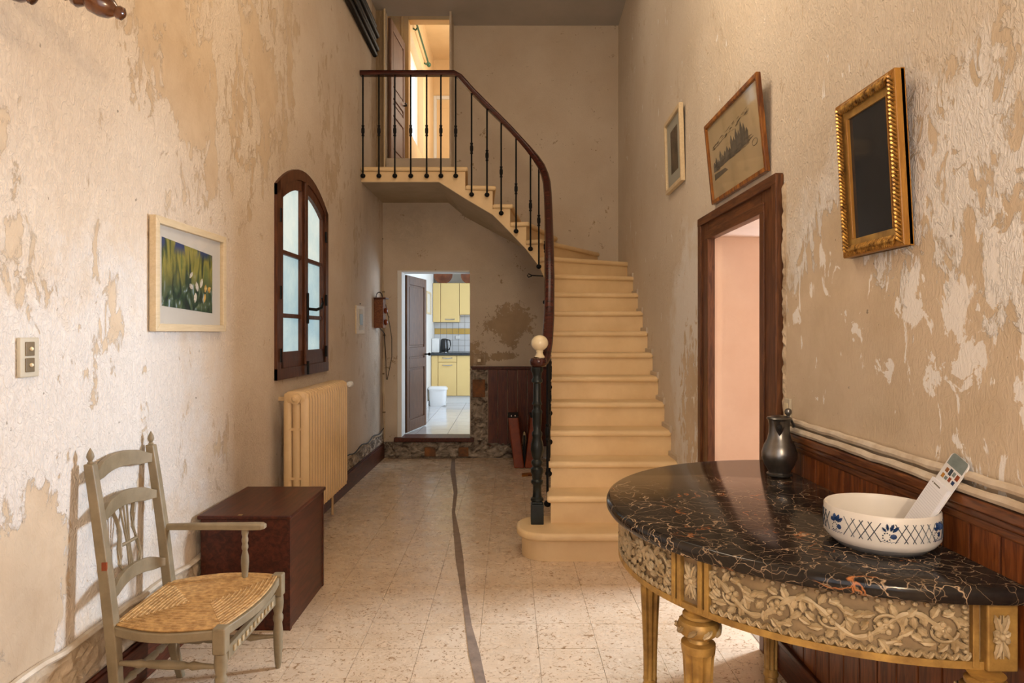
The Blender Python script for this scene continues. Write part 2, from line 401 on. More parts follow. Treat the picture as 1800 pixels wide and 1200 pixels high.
# cement-filled trench down the middle of the floor
tp = [(797, 806), (796, 830), (801, 865), (797, 900), (803, 940), (808, 985), (815, 1040), (824, 1100), (834, 1150), (845, 1200), (862, 1275)]
a, bq = [], []
for i, (px, py) in enumerate(tp):
    y = F * CH / (py - VY); x = (px - VX) * y / F; wd = .020 + .007 * math.sin(i * 1.7)
    a.append((x - wd, y)); bq.append((x + wd, y))
mb = MB(); vs = [(x, y, .0022) for x, y in a] + [(x, y, .0022) for x, y in bq] + [(x, y, -.004) for x, y in a] + [(x, y, -.004) for x, y in bq]; n = len(a)
mb.add(vs, [(i, i + 1, n + i + 1, n + i) for i in range(n - 1)] + [(2 * n + i, 2 * n + i + 1, i + 1, i) for i in range(n - 1)] + [(n + i, n + i + 1, 3 * n + i + 1, 3 * n + i) for i in range(n - 1)])
ob('repair_strip', mb, 'cement_strip', fl, label='dark cement strip winding down the floor')
ob('joint_strip', bx(-1.43, -.62, 8.02, 8.055, -.004, .003), 'cement_strip', fl)

# left wall with arched opening
W0, W1, WZ0, WS, WT = 4.51, 5.72, 1.165, 2.47, 2.68
def arch(s0, s1, zs, zt, n=14):
    return [(s0 + (s1 - s0) * i / n, zs + (zt - zs) * math.sin(math.pi * (.12 + .76 * i / n)) / 1.0 - (zt - zs) * math.sin(math.pi * .12) * (1 - 0)) for i in range(n + 1)]
def archz(s):   # arch height at s
    u = (s - W0) / (W1 - W0); u = min(max(u, 0), 1); return WS + (WT - WS) * (1 - (2 * u - 1) ** 2)
TL = lambda u, v, a: LW(u, v, a)
mb = MB()
mb.prism([(-1.3, 0), (W0, 0), (W0, CZ), (-1.3, CZ)], -.35, 0, TL)
mb.prism([(W1, 0), (8.4, 0), (8.4, CZ), (W1, CZ)], -.35, 0, TL)
mb.prism([(W0, 0), (W1, 0), (W1, WZ0), (W0, WZ0)], -.35, 0, TL)
ss = [W0 + (W1 - W0) * i / 16 for i in range(17)]
for i in range(16): mb.prism([(ss[i], archz(ss[i])), (ss[i + 1], archz(ss[i + 1])), (ss[i + 1], CZ), (ss[i], CZ)], -.35, 0, TL)
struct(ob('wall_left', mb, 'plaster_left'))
# right wall with door opening
DY0, DY1, DZ = 3.172, 4.05, 2.058
TR = lambda u, v, a: (xr(u) + a, u, v)
mb = MB()
mb.prism([(-1.3, 0), (DY0, 0), (DY0, CZ), (-1.3, CZ)], 0, .5, TR)
mb.prism([(DY1, 0), (4.3, 0), (4.3, CZ), (DY1, CZ)], 0, .5, TR)
mb.prism([(4.3, 0), (8.4, 0), (8.4, CZ), (4.3, CZ)], 0, .5, TR)
mb.prism([(DY0, DZ), (DY1, DZ), (DY1, CZ), (DY0, CZ)], 0, .5, TR)
wr = struct(ob('wall_right', mb, 'plaster_right'))
# pink lining of the door reveal
mb = MB().box(XR + .012, XR + .51, DY1 - .012, DY1, 0, DZ).box(XR + .012, XR + .51, DY0, DY0 + .012, 0, DZ).box(XR + .012, XR + .51, DY0, DY1, DZ - .012, DZ)
ob('reveal', mb, 'pink_plaster', wr, label='pink plastered reveal of the doorway')
mb = MB(); zz = .9; pts = []
while zz < 2.0:
    pts.append((XR + .30 + random.uniform(-.012, .012), DY1 - .0125, zz)); zz += .05
mb.tube(pts, .0016, 4); ob('crack', mb, 'brown_plastic', wr)
# back wall
KX0, KX1, KZ0, KZ1 = -1.28, -.466, .245, 2.209
OX0, OX1, OZ0 = -1.40, -.677, 3.46
mb = MB().box(-1.9, KX0, D, D + .24, 0, 3.2).box(KX1, 1.8, D, D + .24, 0, 3.2).box(KX0, KX1, D, D + .24, KZ1, 3.2).box(KX0, KX1, D, D + .24, 0, KZ0 - .045)
mb.box(-.655, 1.8, D, D + .24, 3.2, CZ)
struct(ob('wall_back', mb, 'plaster_back'))
mb = MB().box(-1.56, OX0, 7.74, 7.86, 3.17, CZ).box(OX1, -.655, 7.74, D + .24, 3.17, 6.3).box(OX0, OX1, 7.74, 7.86, 3.17, OZ0)
struct(ob('wall_landing', mb, 'plaster_back'))
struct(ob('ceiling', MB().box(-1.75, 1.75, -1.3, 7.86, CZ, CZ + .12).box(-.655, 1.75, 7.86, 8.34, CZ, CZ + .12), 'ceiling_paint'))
mb = MB().box(-2, 1.8, -1.5, -1.3, 0, CZ)
struct(ob('wall_front', mb, 'room_white'))

# stone plinths, masonry and skirtings
def rough_slab(x0, x1, z0, z1, y, depth, nx, nz, amp, T=None):
    mb = MB(); vs = []; rnd = random.Random(int(x0 * 99) + nx)
    for j in range(nz + 1):
        for i in range(nx + 1):
            e = 0 if i in (0, nx) or j in (0, nz) else 1
            q = (x0 + (x1 - x0) * i / nx + e * rnd.uniform(-.3, .3) * (x1 - x0) / nx, y - depth - e * rnd.random() * amp, z0 + (z1 - z0) * j / nz)
            vs.append(T(*q) if T else q)
    k = nx + 1
    fs = [(j * k + i, j * k + i + 1, (j + 1) * k + i + 1, (j + 1) * k + i) for j in range(nz) for i in range(nx)]
    bv = [(x0, y, z0), (x1, y, z0), (x1, y, z1), (x0, y, z1)]
    if T: bv = [T(*q) for q in bv]
    m0 = len(vs); vs += bv
    fs += [tuple([m0, m0 + 1] + [i for i in range(nx, -1, -1)]), tuple([m0 + 3] + [nz * k + i for i in range(nx + 1)] + [m0 + 2]),
           tuple([m0] + [j * k for j in range(nz + 1)] + [m0 + 3]), tuple([m0 + 2] + [j * k + nx for j in range(nz, -1, -1)] + [m0 + 1]), (m0, m0 + 3, m0 + 2, m0 + 1)]
    mb.add(vs, fs); return mb
tb = sroot('trim_1', (-.8, D, 0))
ob('masonry', rough_slab(-1.49, .40, 0, .19, D, .012, 60, 8, .03), 'peeled_masonry', tb, smooth=False)
ob('masonry', rough_slab(-.455, -.255, .19, 1.06, D, .006, 10, 34, .022), 'peeled_masonry', tb)
ob('brick', bx(-.435, -.285, D - .034, D - .004, .72, .93), 'brick_orange', tb, .01)
ob('brick', bx(-1.0, -.87, D - .045, D - .01, .02, .13), 'brick_orange', tb, .01)
ob('brick', bx(-.60, -.48, D - .045, D - .01, .02, .13), 'brick_orange', tb, .01)
th = struct(ob('trim_2', bx(KX0 - .08, KX1 + .05, D - .06, D + .24, KZ0 - .05, KZ0), 'dark_red_wood_y', None, .008))
# left skirting
LSK = lambda u, v, a: LW(u, v, a)
bl = sroot('baseboard_left', (xl(5), 5, 0))
ob('skirting_board', MB().prism([(1.6, 0), (8.09, 0), (8.09, .165), (1.6, .165)], .0, .024, LSK).prism([(1.6, .165), (8.09, .165), (8.09, .18), (1.6, .18)], .0, .014, LSK), 'dark_red_wood_y', bl, .003)
Tn = lambda x, y, z: LW(x, z, -y)
ob('rough_band', rough_slab(1.6, 5.0, .18, .345, 0, .004, 110, 8, .022, Tn), 'rough_skirt_plaster', bl)
ob('rough_band', rough_slab(5.0, 8.08, .18, .30, 0, .004, 90, 6, .024, Tn), 'peeled_masonry', bl)
pts = [(xl(1.6 + i * .1) + .012 + random.uniform(-.004, .006), 1.6 + i * .1, .358 + random.uniform(-.008, .008)) for i in range(35)]
ob('plaster_lip', MB().tube(pts, .016, 6, .012), 'white_pipe', bl, smooth=True)
pts = [(xl(5 + i * .1) + .02 + random.uniform(-.004, .006), 5.0 + i * .1, .315 + random.uniform(-.012, .008)) for i in range(31)]
ob('plaster_lip', MB().tube(pts, .008, 6), 'rough_skirt_plaster', bl, smooth=True)
# corner pipe chase with wavy crack
mb = MB(); pts = []
for i in range(50):
    z = .2 + i * .057
    pts.append((-1.485 + .008 * math.sin(z * 5) - (max(0, z - 1.9) * .04 if z > 1.9 else 0), D - .014, z))
pp = thing('corner_pipe', 'thin cream painted pipe running up the corner left of the kitchen doorway', 'pipe', (-1.485, D - .02, .2))
ob('pipe', MB().tube(pts, .011, 6), 'pipe_cream', pp, smooth=True)
for i in (6, 14, 22, 31, 42): ob('pipe_clip', MB().box(pts[i][0] - .016, pts[i][0] + .016, D - .028, D, pts[i][2] - .008, pts[i][2] + .008), 'brown_plastic', pp)

# wainscot on the back wall
wb = sroot('trim_3', (0, D, 0))
x = -.25
while x < .86:
    ob('plank', bx(x + .002, x + .113, D - .022, D, .14, 1.045 + random.uniform(-.002, .002)), 'plank_wood_dark', wb, .004); x += .1165
ob('chair_rail', MB().box(-.455, .9, D - .04, D, 1.065, 1.085).box(-.44, .9, D - .03, D, 1.045, 1.065), 'dark_red_wood', wb, .004)
# wainscot on the right wall
wn = sroot('trim_4', (XR, 2, 0))
y = 2.965
while y > .55:
    ob('plank', bx(XR - .017, XR, y - .108, y - .002, .14, 1.0), 'plank_wood', wn, .004); y -= .11
ob('cap_rail', MB().box(XR - .036, XR, .5, 2.975, 1.035, 1.064).box(XR - .028, XR, .5, 2.975, 1.015, 1.035).box(XR - .020, XR, .5, 2.975, .99, 1.015), 'rail_wood', wn, .006, seg=3)
br = sroot('baseboard_right', (XR, 2, 0))
ob('skirting_board', MB().box(XR - .026, XR, .5, 2.99, 0, .13).box(XR - .034, XR, .5, 2.99, .13, .155), 'dark_red_wood_y', br, .004)
for k, (z, dx) in enumerate(((1.079, .026), (1.112, .018))):
    rnd = random.Random(k)
    pts = [(XR - dx + rnd.uniform(-.0015, .0015), 2.93 - i * .06, z + rnd.uniform(-.002, .002)) for i in range(42)]
    o = ob('water_pipe', MB().tube(pts, [.0125 + rnd.uniform(-.001, .0015) for _ in pts], 8), 'white_pipe', None, smooth=True)
    tag(o, ['lower white painted pipe lying along the brown dado rail', 'upper white painted pipe above the dado rail, against the wall'][k], 'pipe', 'painted pipes above the dado rail')

# ------------------------------------------------------------------ right door casing
dc = sroot('door_1', (XR, 3.6, 0))
def casing(y0, y1, z0, z1, horiz=False):
    mb = MB(); return mb
FO, NO = 4.215, 2.985; TO = 2.172
mb = MB().box(XR - .022, XR + .01, DY1 - .014, FO, 0, TO).box(XR - .036, XR - .001, FO - .05, FO + .003, -.0, TO + .004).box(XR - .03, XR + .014, DY1 - .024, DY1 + .03, 0, DZ - .016)
ob('jamb_casing', mb, 'door_wood', dc, .004)
mb = MB().box(XR - .022, XR + .01, NO, DY0 + .014, 0, TO).box(XR - .036, XR - .001, NO - .003, NO + .05, 0, TO + .004).box(XR - .03, XR + .014, DY0 - .03, DY0 + .024, 0, DZ - .016)
ob('jamb_casing', mb, 'door_wood', dc, .004)
mb = MB().box(XR - .022, XR + .01, DY0 + .014, DY1 - .014, DZ - .018, TO - .002).box(XR - .038, XR - .002, NO - .002, FO + .002, TO - .04, TO + .008).box(XR - .032, XR + .016, DY0 - .028, DY1 + .028, DZ - .024, DZ + .025)
ob('head_casing', mb, 'door_wood_y', dc, .004)
ob('torn_edge', rough_slab(2.955, 2.984, 1.12, 2.13, 0, .002, 3, 50, .012, lambda x, y, z: (XR + y, x, z)), 'rough_skirt_plaster', dc)
# side room
struct(ob('floor_side_room', bx(XR + .0, 4.2, 1.5, 6.5, -.1, -.004), 'dark_floor'))
mb = MB().box(1.7, 4.2, 6.5, 6.6, 0, 2.9).box(1.7, 4.2, 1.4, 1.5, 0, 2.9).box(4.2, 4.3, 1.4, 6.6, 0, 2.9).box(1.7, 4.2, 1.4, 6.6, 2.9, 3.0)
struct(ob('wall_side_room', mb, 'pink_plaster'))

# ------------------------------------------------------------------ arched window
wd = sroot('window_1', (xl(5.1), 5.1, WZ0))
def arc_band(s0, s1, inset0, inset1, n0, n1, k=14):
    mb = MB()
    for i in range(k):
        a0 = s0 + (s1 - s0) * i / k; a1 = s0 + (s1 - s0) * (i + 1) / k
        mb.prism([(a0, archz(a0) - inset1), (a1, archz(a1) - inset1), (a1, archz(a1) - inset0), (a0, archz(a0) - inset0)], n0, n1, TL)
    return mb
mb = MB().prism([(W0, WZ0), (W0 + .075, WZ0), (W0 + .075, archz(W0 + .075)), (W0, archz(W0))], -.05, .02, TL)
mb.prism([(W1 - .075, WZ0), (W1, WZ0), (W1, archz(W1)), (W1 - .075, archz(W1 - .075))], -.05, .02, TL)
mb.prism([(W0, WZ0), (W1, WZ0), (W1, WZ0 + .075), (W0, WZ0 + .075)], -.05, .022, TL)
b2 = arc_band(W0, W1, 0, .075, -.05, .02); mb.add(b2.v, b2.f)
ob('window_frame', mb, 'window_wood', wd, 0)
SM = (W0 + W1) / 2
for k, (s0, s1) in enumerate(((W0 + .075, SM - .005), (SM + .005, W1 - .075))):
    def az(s): return archz(s) - .075
    st = .062; mb = MB()
    mb.prism([(s0, WZ0 + .075), (s0 + st, WZ0 + .075), (s0 + st, az(s0 + st)), (s0, az(s0))], -.04, .012, TL)
    mb.prism([(s1 - st, WZ0 + .075), (s1, WZ0 + .075), (s1, az(s1)), (s1 - st, az(s1 - st))], -.04, .012, TL)
    mb.prism([(s0, WZ0 + .075), (s1, WZ0 + .075), (s1, WZ0 + .185), (s0, WZ0 + .185)], -.04, .012, TL)
    b2 = arc_band(s0, s1, .075, .15, -.04, .012, 8); mb.add(b2.v, b2.f)
    sash = ob('sash', mb, 'window_wood', wd)
    bars = (1.585, 2.02)
    for zb in bars:
        zb += .03 * 0
        ob('glazing_bar', MB().prism([(s0 + st, zb), (s1 - st, zb), (s1 - st, zb + .03), (s0 + st, zb + .03)], -.035, .006, TL), 'window_wood', sash, .003)
    zs = [WZ0 + .18, bars[0], bars[1], None]
    for i in range(3):
        lo = zs[i] + (.03 if i else 0)
        if i < 2: poly = [(s0 + st, lo), (s1 - st, lo), (s1 - st, zs[i + 1]), (s0 + st, zs[i + 1])]
        else:
            a0, a1 = s0 + st, s1 - st
            poly = [(a0, lo), (a1, lo)] + [(a1 + (a0 - a1) * q / 8, az(a1 + (a0 - a1) * q / 8) - .07) for q in range(9)]
        ob('pane', MB().prism(poly, -.022, -.016, TL), 'frosted_pane_upper' if i == 2 else 'frosted_pane', sash)
mb = MB().prism([(SM - .028, WZ0 + .08), (SM + .028, WZ0 + .08), (SM + .028, archz(SM) - .08), (SM - .028, archz(SM) - .08)], .012, .03, TL)
ob('meeting_stile', mb, 'window_wood', wd, .006)
hd = ob('espagnolette', MB().prism([(SM - .014, 1.55), (SM + .014, 1.55), (SM + .014, 1.78), (SM - .014, 1.78)], .03, .042, TL), 'black_iron', wd, .004)
ob('window_handle', MB().tube([LW(SM, 1.66, .045), LW(SM + .03, 1.655, .09), LW(SM + .09, 1.67, .11), LW(SM + .13, 1.71, .11), LW(SM + .12, 1.75, .105)], [.011, .012, .011, .010, .008], 8), 'black_iron', hd, smooth=True)
ob('bolt', MB().prism([(SM - .012, 1.17), (SM + .012, 1.17), (SM + .012, 1.27), (SM - .012, 1.27)], .03, .045, TL), 'black_iron', wd, .003)
for s in (W0 + .06, W1 - .07):
    for z in (1.33, 1.75, 2.27):
        ob('hinge', MB().tube([LW(s, z - .045, .02), LW(s, z + .045, .02)], .011, 8), 'black_iron', wd, smooth=True)

# ------------------------------------------------------------------ staircase
RZ = .187
I = {1: (.20, 4.42), 2: (.283, 4.65), 3: (.298, 4.90), 4: (.313, 5.15), 5: (.333, 5.40), 6: (.350, 5.65), 7: (.368, 5.90), 8: (.385, 6.15), 9: (.400, 6.38),
     10: (.412, 6.56), 11: (.412, 6.71), 12: (.385, 6.84), 13: (.310, 6.945), 14: (.175, 7.01), 15: (.01, 7.035), 16: (-.17, 7.035), 17: (-.45, 7.0)}
O = {n: (xr(4.4 + (n - 1) * .25), 4.4 + (n - 1) * .25) for n in range(1, 10)}
O[10] = (xr(6.68), 6.68); O[11] = (xr(6.98), 6.98); O[12] = (xr(7.38), 7.38); O[13] = (1.05, D); O[14] = (.55, D); O[15] = (.12, D); O[16] = (-.22, D); O[17] = (-.52, D)
ZB = {9: 1.36, 10: 1.56, 11: 1.76, 12: 1.96, 13: 2.15, 14: 2.34, 15: 2.52, 16: 2.70, 17: 2.86}
stair = thing('staircase', 'cream stone staircase climbing to the back and turning left to a landing', 'staircase', (.8, 4.5, 0))
def off(p, q, d):      # shift both ends of nosing line forward by d
    dx, dy = q[0] - p[0], q[1] - p[1]; l = math.hypot(dx, dy); nx, ny = dy / l, -dx / l
    return (p[0] + nx * d, p[1] + ny * d), (q[0] + nx * d, q[1] + ny * d)
def slab(poly, z0, z1, name, rad=.022, parent=stair):
    return ob(name, MB().hexa([(x, y, z0) for x, y in poly], [(x, y, z1) for x, y in poly]), 'stone', parent, rad, seg=4)
NH = .048
for n in range(2, 17):
    p, q = I[n], O[n]; p2, q2 = I[n + 1], O[n + 1]
    mid = [(xr(8), D)] if n == 12 else []
    zt = n * RZ
    poly = [p, q] + mid + [q2, p2]
    if n <= 8: zb = [0.0] * len(poly)
    else:
        za, zc = ZB[n], ZB[n + 1]
        zb = [za, za] + [zc] * len(mid) + [zc, zc]
        if n == 9: zb = [0.0, 0.0, 0.0, 0.0]
    st = ob('step', MB().hexa([(x, y, z) for (x, y), z in zip(poly, zb)], [(x, y, zt - NH + .002) for x, y in poly]), 'stone', stair)
    a0, b0 = off(p, q, .032)
    ux, uy = p[0] - q[0], p[1] - q[1]; l = math.hypot(ux, uy)
    e = .03
    a1 = (a0[0] + ux / l * e, a0[1] + uy / l * e)
    dx, dy = p2[0] - p[0], p2[1] - p[1]; l2 = math.hypot(dx, dy)
    sx, sy = -dy / l2, dx / l2                         # left of travel = outwards
    p2o = (p2[0] + sx * e, p2[1] + sy * e)
    a1 = (p[0] + sx * e + (a0[0] - p[0]), p[1] + sy * e + (a0[1] - p[1]))
    slab([a1, b0] + mid + [q2, p2o], zt - NH, zt, 'tread', .021, st)
# first step: bullnose
def bull(x0, yf, yb, r, xe, k=10):
    pts = [(xe, yf)]
    for i in range(k + 1):
        a = -math.pi / 2 - math.pi / 2 * i / k; pts.append((x0 + r + r * math.cos(a), yf + r + r * math.sin(a)))
    for i in range(k + 1):
        a = math.pi - math.pi / 2 * i / k; pts.append((x0 + r + r * math.cos(a), yb - r + r * math.sin(a)))
    pts.append((xe, yb)); return pts[::-1]
st = ob('step', MB().hexa([(x, y, 0) for x, y in bull(.085, 4.42, 4.82, .17, XR, 10)], [(x, y, RZ - NH) for x, y in bull(.085, 4.42, 4.82, .17, XR, 10)]), 'stone', stair, smooth=True)
slab(bull(.05, 4.385, 4.85, .19, XR), RZ - NH - .005, RZ, 'tread', .023, st)
# landing
mb = MB()
LZ = 17 * RZ
mb.hexa([(-1.53, 7.0, 3.03), (-.72, 7.0, 3.03), (-.72, D, 3.03), (-1.53, D, 3.03)], [(-1.53, 7.0, LZ - NH), (-.72, 7.0, LZ - NH), (-.72, D, LZ - NH), (-1.53, D, LZ - NH)])
mb.hexa([(-.72, 7.0, 3.03), (-.45, 7.0, 2.86), (-.52, D, 2.86), (-.72, D, 3.03)], [(-.72, 7.0, LZ - NH), (-.45, 7.0, LZ - NH), (-.52, D, LZ - NH), (-.72, D, LZ - NH)])
ld = ob('landing', mb, 'stone', stair)
slab([(xl(7), 6.965), (-.42, 6.965), (-.49, D), (xl(7), D)], LZ - NH, LZ, 'tread', .021, ld)
# soffit rendered in darker plaster
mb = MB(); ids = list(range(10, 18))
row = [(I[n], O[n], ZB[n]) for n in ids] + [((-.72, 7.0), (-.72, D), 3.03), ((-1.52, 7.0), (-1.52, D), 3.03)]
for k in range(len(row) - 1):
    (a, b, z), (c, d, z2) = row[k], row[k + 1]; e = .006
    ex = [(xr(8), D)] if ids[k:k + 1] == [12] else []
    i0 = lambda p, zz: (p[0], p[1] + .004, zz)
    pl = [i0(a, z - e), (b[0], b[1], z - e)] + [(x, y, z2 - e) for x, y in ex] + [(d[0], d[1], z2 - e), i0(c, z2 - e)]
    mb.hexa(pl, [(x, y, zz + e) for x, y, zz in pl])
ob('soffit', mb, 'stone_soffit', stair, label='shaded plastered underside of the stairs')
# string edging of plaster along the wall
for n in range(2, 12):
    q = O[n]; o = ob('wall_fillet', bx(xr(q[1]) - .018, xr(q[1]) + .02, q[1] - .03, O[n][1] + .24, n * RZ - .02, n * RZ + .035), 'plaster_back', stair, .006)

# ------------------------------------------------------------------ railing
rail = thing('stair_railing', 'black iron balusters under a dark polished handrail, from cream ball newel up to the landing', 'railing', (.19, 4.64, RZ))
RP = [(-1.515, 6.955, 4.125), (-1.0, 6.955, 4.125), (-.56, 6.955, 4.125), (-.50, 6.957, 4.09), (-.365, 6.965, 3.94), (-.22, 6.98, 3.80), (-.087, 6.985, 3.67), (.02, 6.98, 3.56), (.116, 6.96, 3.45), (.20, 6.93, 3.35),
      (.27, 6.87, 3.245), (.322, 6.79, 3.14), (.35, 6.69, 3.035), (.362, 6.57, 2.93), (.362, 6.4, 2.785), (.352, 6.1, 2.54), (.335, 5.7, 2.22), (.315, 5.3, 1.905), (.29, 4.95, 1.60), (.268, 4.78, 1.42), (.245, 4.69, 1.315), (.225, 4.66, 1.285)]
def prof_sweep(pts, w, h, mat, name, parent):
    P = [Vector(p) for p in pts]; rs = []
    sec = [(-.5, -.30), (-.42, -.5), (.42, -.5), (.5, -.30), (.5, .15), (.36, .42), (.12, .5), (-.12, .5), (-.36, .42), (-.5, .15)]
    for i, p in enumerate(P):
        d = (P[min(i + 1, len(P) - 1)] - P[max(i - 1, 0)]).normalized()
        a = Vector((d.y, -d.x, 0)).normalized(); b = a.cross(d).normalized() 
        if b.z < 0: b = -b
        rs.append([p + a * u * w + b * v * h for u, v in sec])
    return ob(name, MB().rings(rs), mat, parent, smooth=True)
prof_sweep(RP, .074, .055, 'handrail_wood', 'handrail', rail)
def rail_at(x, y):        # handrail height over a plan point
    best = None
    for i in range(len(RP) - 1):
        a, b = RP[i], RP[i + 1]; dx, dy = b[0] - a[0], b[1] - a[1]
        u = max(0, min(1, ((x - a[0]) * dx + (y - a[1]) * dy) / (dx * dx + dy * dy)))
        px, py = a[0] + u * dx, a[1] + u * dy; dd = math.hypot(px - x, py - y)
        if best is None or dd < best[0]: best = (dd, px, py, a[2] + u * (b[2] - a[2]))
    return best[1], best[2], best[3]
def baluster(x, y, zb, facing):
    px, py, zt = rail_at(x, y)
    rod = MB().tube([(px, py, zb), (px, py, zt - .02)], .0085, 8)
    fx, fy = facing
    rod.tube([(px, py, zb + .004), (px - fx * .035, py - fy * .035, zb + .004)], .008, 6)
    o = ob('baluster', rod, 'black_iron', rail, smooth=True)
    zc = zb + (zt - zb) * .44
    pr = [(.009, -.058), (.015, -.055), (.015, -.045), (.011, -.04), (.013, -.028), (.017, -.02), (.017, .02), (.013, .028), (.011, .04), (.015, .045), (.015, .055), (.009, .058)]
    ob('collar', MB().lathe(pr, (px, py, zc), 8), 'black_iron', o, smooth=True)
    ob('rosette', MB().ell((px, py, zb), .026, .026, .024, None, 10, 8), 'black_iron', o, smooth=True)
for px in (638, 666, 694, 722, 750, 775, 801):
    x = (px - VX) * 6.955 / F; baluster(x, 6.955, 3.18 - .10 + .0, (0, -1))
def tread_z(x, y):
    best = None
    for n in range(2, 17):
        a, b = I[n], I[n + 1]; dx, dy = b[0] - a[0], b[1] - a[1]
        u = ((x - a[0]) * dx + (y - a[1]) * dy) / (dx * dx + dy * dy); uu = max(0, min(1, u))
        dd = math.hypot(a[0] + uu * dx - x, a[1] + uu * dy - y)
        if best is None or dd < best[0]: best = (dd, n * RZ)
    return best[1]
for px, py in ((829, 6.97), (856, 6.985), (881, 6.985), (907, 6.965), (933, 6.92), (950, 6.84)):
    x = (px - VX) * py / F; baluster(x, py, tread_z(x, py) - .10, (0, -1))
yy = 6.66
while yy > 4.72:
    xx = .362 if yy > 6.4 else .362 - (6.4 - yy) * .058
    baluster(xx, yy, tread_z(xx + .04, yy) - .09, (-1, 0)); yy -= .125
# newel post
NX, NY = .19, 4.646
nw = ob('newel_post', MB().box(NX - .043, NX + .043, NY - .043, NY + .043, RZ, RZ + .135).box(NX - .036, NX + .036, NY - .036, NY + .036, RZ + .135, RZ + .15), 'iron_green', rail, .004, label='dark green cast iron newel post')
pr = [(.030, .15), (.036, .155), (.036, .17), (.026, .18), (.024, .20), (.024, .26), (.034, .275), (.034, .29), (.026, .30), (.030, .33), (.036, .35), (.036, .37), (.024, .385), (.033, .405), (.033, .42),
      (.022, .435), (.030, .46), (.036, .50), (.034, .54), (.025, .58), (.029, .60), (.029, .615), (.021, .63), (.025, .68), (.026, .74), (.029, .75), (.029, .762), (.022, .775), (.022, .80), (.028, .81), (.022, .83), (.021, .95), (.030, .96), (.030, .975), (.023, .99), (.026, 1.02), (.034, 1.035), (.034, 1.06), (.022, 1.065)]
pr = [(a * 1.22, h) for a, h in pr]
ob('shaft', MB().lathe(pr, (NX, NY, RZ), 18), 'iron_green', nw, smooth=True)
ob('newel_cap', MB().lathe([(.02, 1.06), (.045, 1.065), (.057, 1.08), (.060, 1.10), (.054, 1.12), (.036, 1.125), (.03, 1.13)], (NX + .01, NY, RZ), 20), 'handrail_wood', rail, smooth=True)
ob('ball_finial', MB().lathe([(.034, 1.125), (.034, 1.135), (.026, 1.145), (.022, 1.16), (.026, 1.172)] + [(max(.002, .058 * math.sin(a)), 1.225 - .054 * math.cos(a)) for a in [R(24 + i * 156 / 12) for i in range(13)]], (NX + .018, NY, RZ), 24), 'ivory', rail, smooth=True, label='cream ball finial')
ob('cord_hook', MB().tube([(.30, 6.0, 1.98), (.20, 6.0, 1.985), (.17, 6.0, 2.0), (.16, 6.0, 1.985), (.17, 6.0, 1.97), (.20, 6.0, 1.98)], .006, 6), 'black_iron', rail, smooth=True)

# ------------------------------------------------------------------ upper door and bedroom
wb2 = struct(ob('trim_5', MB().box(-1.52, -1.425, 7.71, 7.74, LZ, CZ).box(-1.425, -1.395, 7.68, 7.76, LZ, CZ), 'tan_board', None, .004))
struct(ob('trim_6', bx(-1.408, -1.392, 7.67, 7.68, LZ + .1, CZ), 'pale_frame'))
d3 = sroot('door_3', (-1.395, 7.87, OZ0))
def panel_door(hinge, direction, width, z0, z1, mat, root, panels, thick=.035, n_side=1):
    """leaf from hinge along direction (unit xy)"""
    dx, dy = direction; nx, ny = -dy * n_side, dx * n_side
    T = lambda u, v, a: (hinge[0] + dx * u + nx * a, hinge[1] + dy * u + ny * a, v)
    ob('leaf', MB().prism([(0, z0), (width, z0), (width, z1), (0, z1)], 0, thick * .6, T), mat, root)
    mb = MB(); s = .085
    mb.prism([(0, z0), (s, z0), (s, z1), (0, z1)], -.006, thick, T); mb.prism([(width - s, z0), (width, z0), (width, z1), (width - s, z1)], -.006, thick, T)
    zs = [z0] + [z for z in panels] + [z1]
    for i, z in enumerate(zs):
        a = z if i == 0 else z - .06; b = z + .14 if i == 0 else (z if i == len(zs) - 1 else z + .06)
        if i == len(zs) - 1: a = z - .11
        mb.prism([(s, a), (width - s, a), (width - s, b), (s, b)], -.006, thick, T)
    ob('door_rail', mb, mat, root, .006)
    for i in range(len(zs) - 1):
        a = zs[i] + (.14 if i == 0 else .06) + .025; b = zs[i + 1] - (.11 if i == len(zs) - 2 else .06) - .025
        ob('panel', MB().prism([(s + .025, a), (width - s - .025, a), (width - s - .025, b), (s + .025, b)], thick * .6, thick * .85, T), mat, root, .006)
    return T
T3 = panel_door((-1.392, 7.87), (.075, .997), .70, OZ0 + .01, 5.11, 'mauve_door', d3, (4.08, 4.28), n_side=-1)
ob('door_handle', MB().tube([T3(.62, 4.30, .03), T3(.62, 4.30, .07), T3(.57, 4.31, .08), T3(.51, 4.29, .08)], .009, 8), 'black_iron', d3, smooth=True)
# anteroom wall with casing at y 8.62
struct(ob('floor_bedroom', MB().box(-1.9, -.665, 7.86, 8.345, 3.36, OZ0).box(-1.9, .4, 8.345, 12.2, 3.36, OZ0), 'dark_floor'))
mb = MB().box(-1.56, -1.32, 8.62, 8.72, OZ0, 6.4).box(-.60, -.2, 8.62, 8.72, OZ0, 6.4).box(-1.32, -.60, 8.62, 8.72, 5.46, 6.4).box(-1.6, -1.50, 7.86, 8.62, OZ0, 6.4)
struct(ob('wall_anteroom', mb, 'orange_paint'))
struct(ob('ceiling_anteroom', bx(-1.7, .4, 7.86, 8.72, 6.25, 6.35), 'orange_paint'))
d4 = sroot('door_4', (-1.0, 8.6, OZ0))
mb = MB().box(-1.34, -1.265, 8.59, 8.74, OZ0, 5.50).box(-.60, -.53, 8.59, 8.74, OZ0, 5.50).box(-1.265, -.60, 8.59, 8.74, 5.42, 5.50)
mb.box(-1.36, -1.325, 8.575, 8.6, OZ0, 5.53).box(-1.36, -.5, 8.575, 8.6, 5.50, 5.53)
ob('door_frame', mb, 'orange_paint', d4, .006)
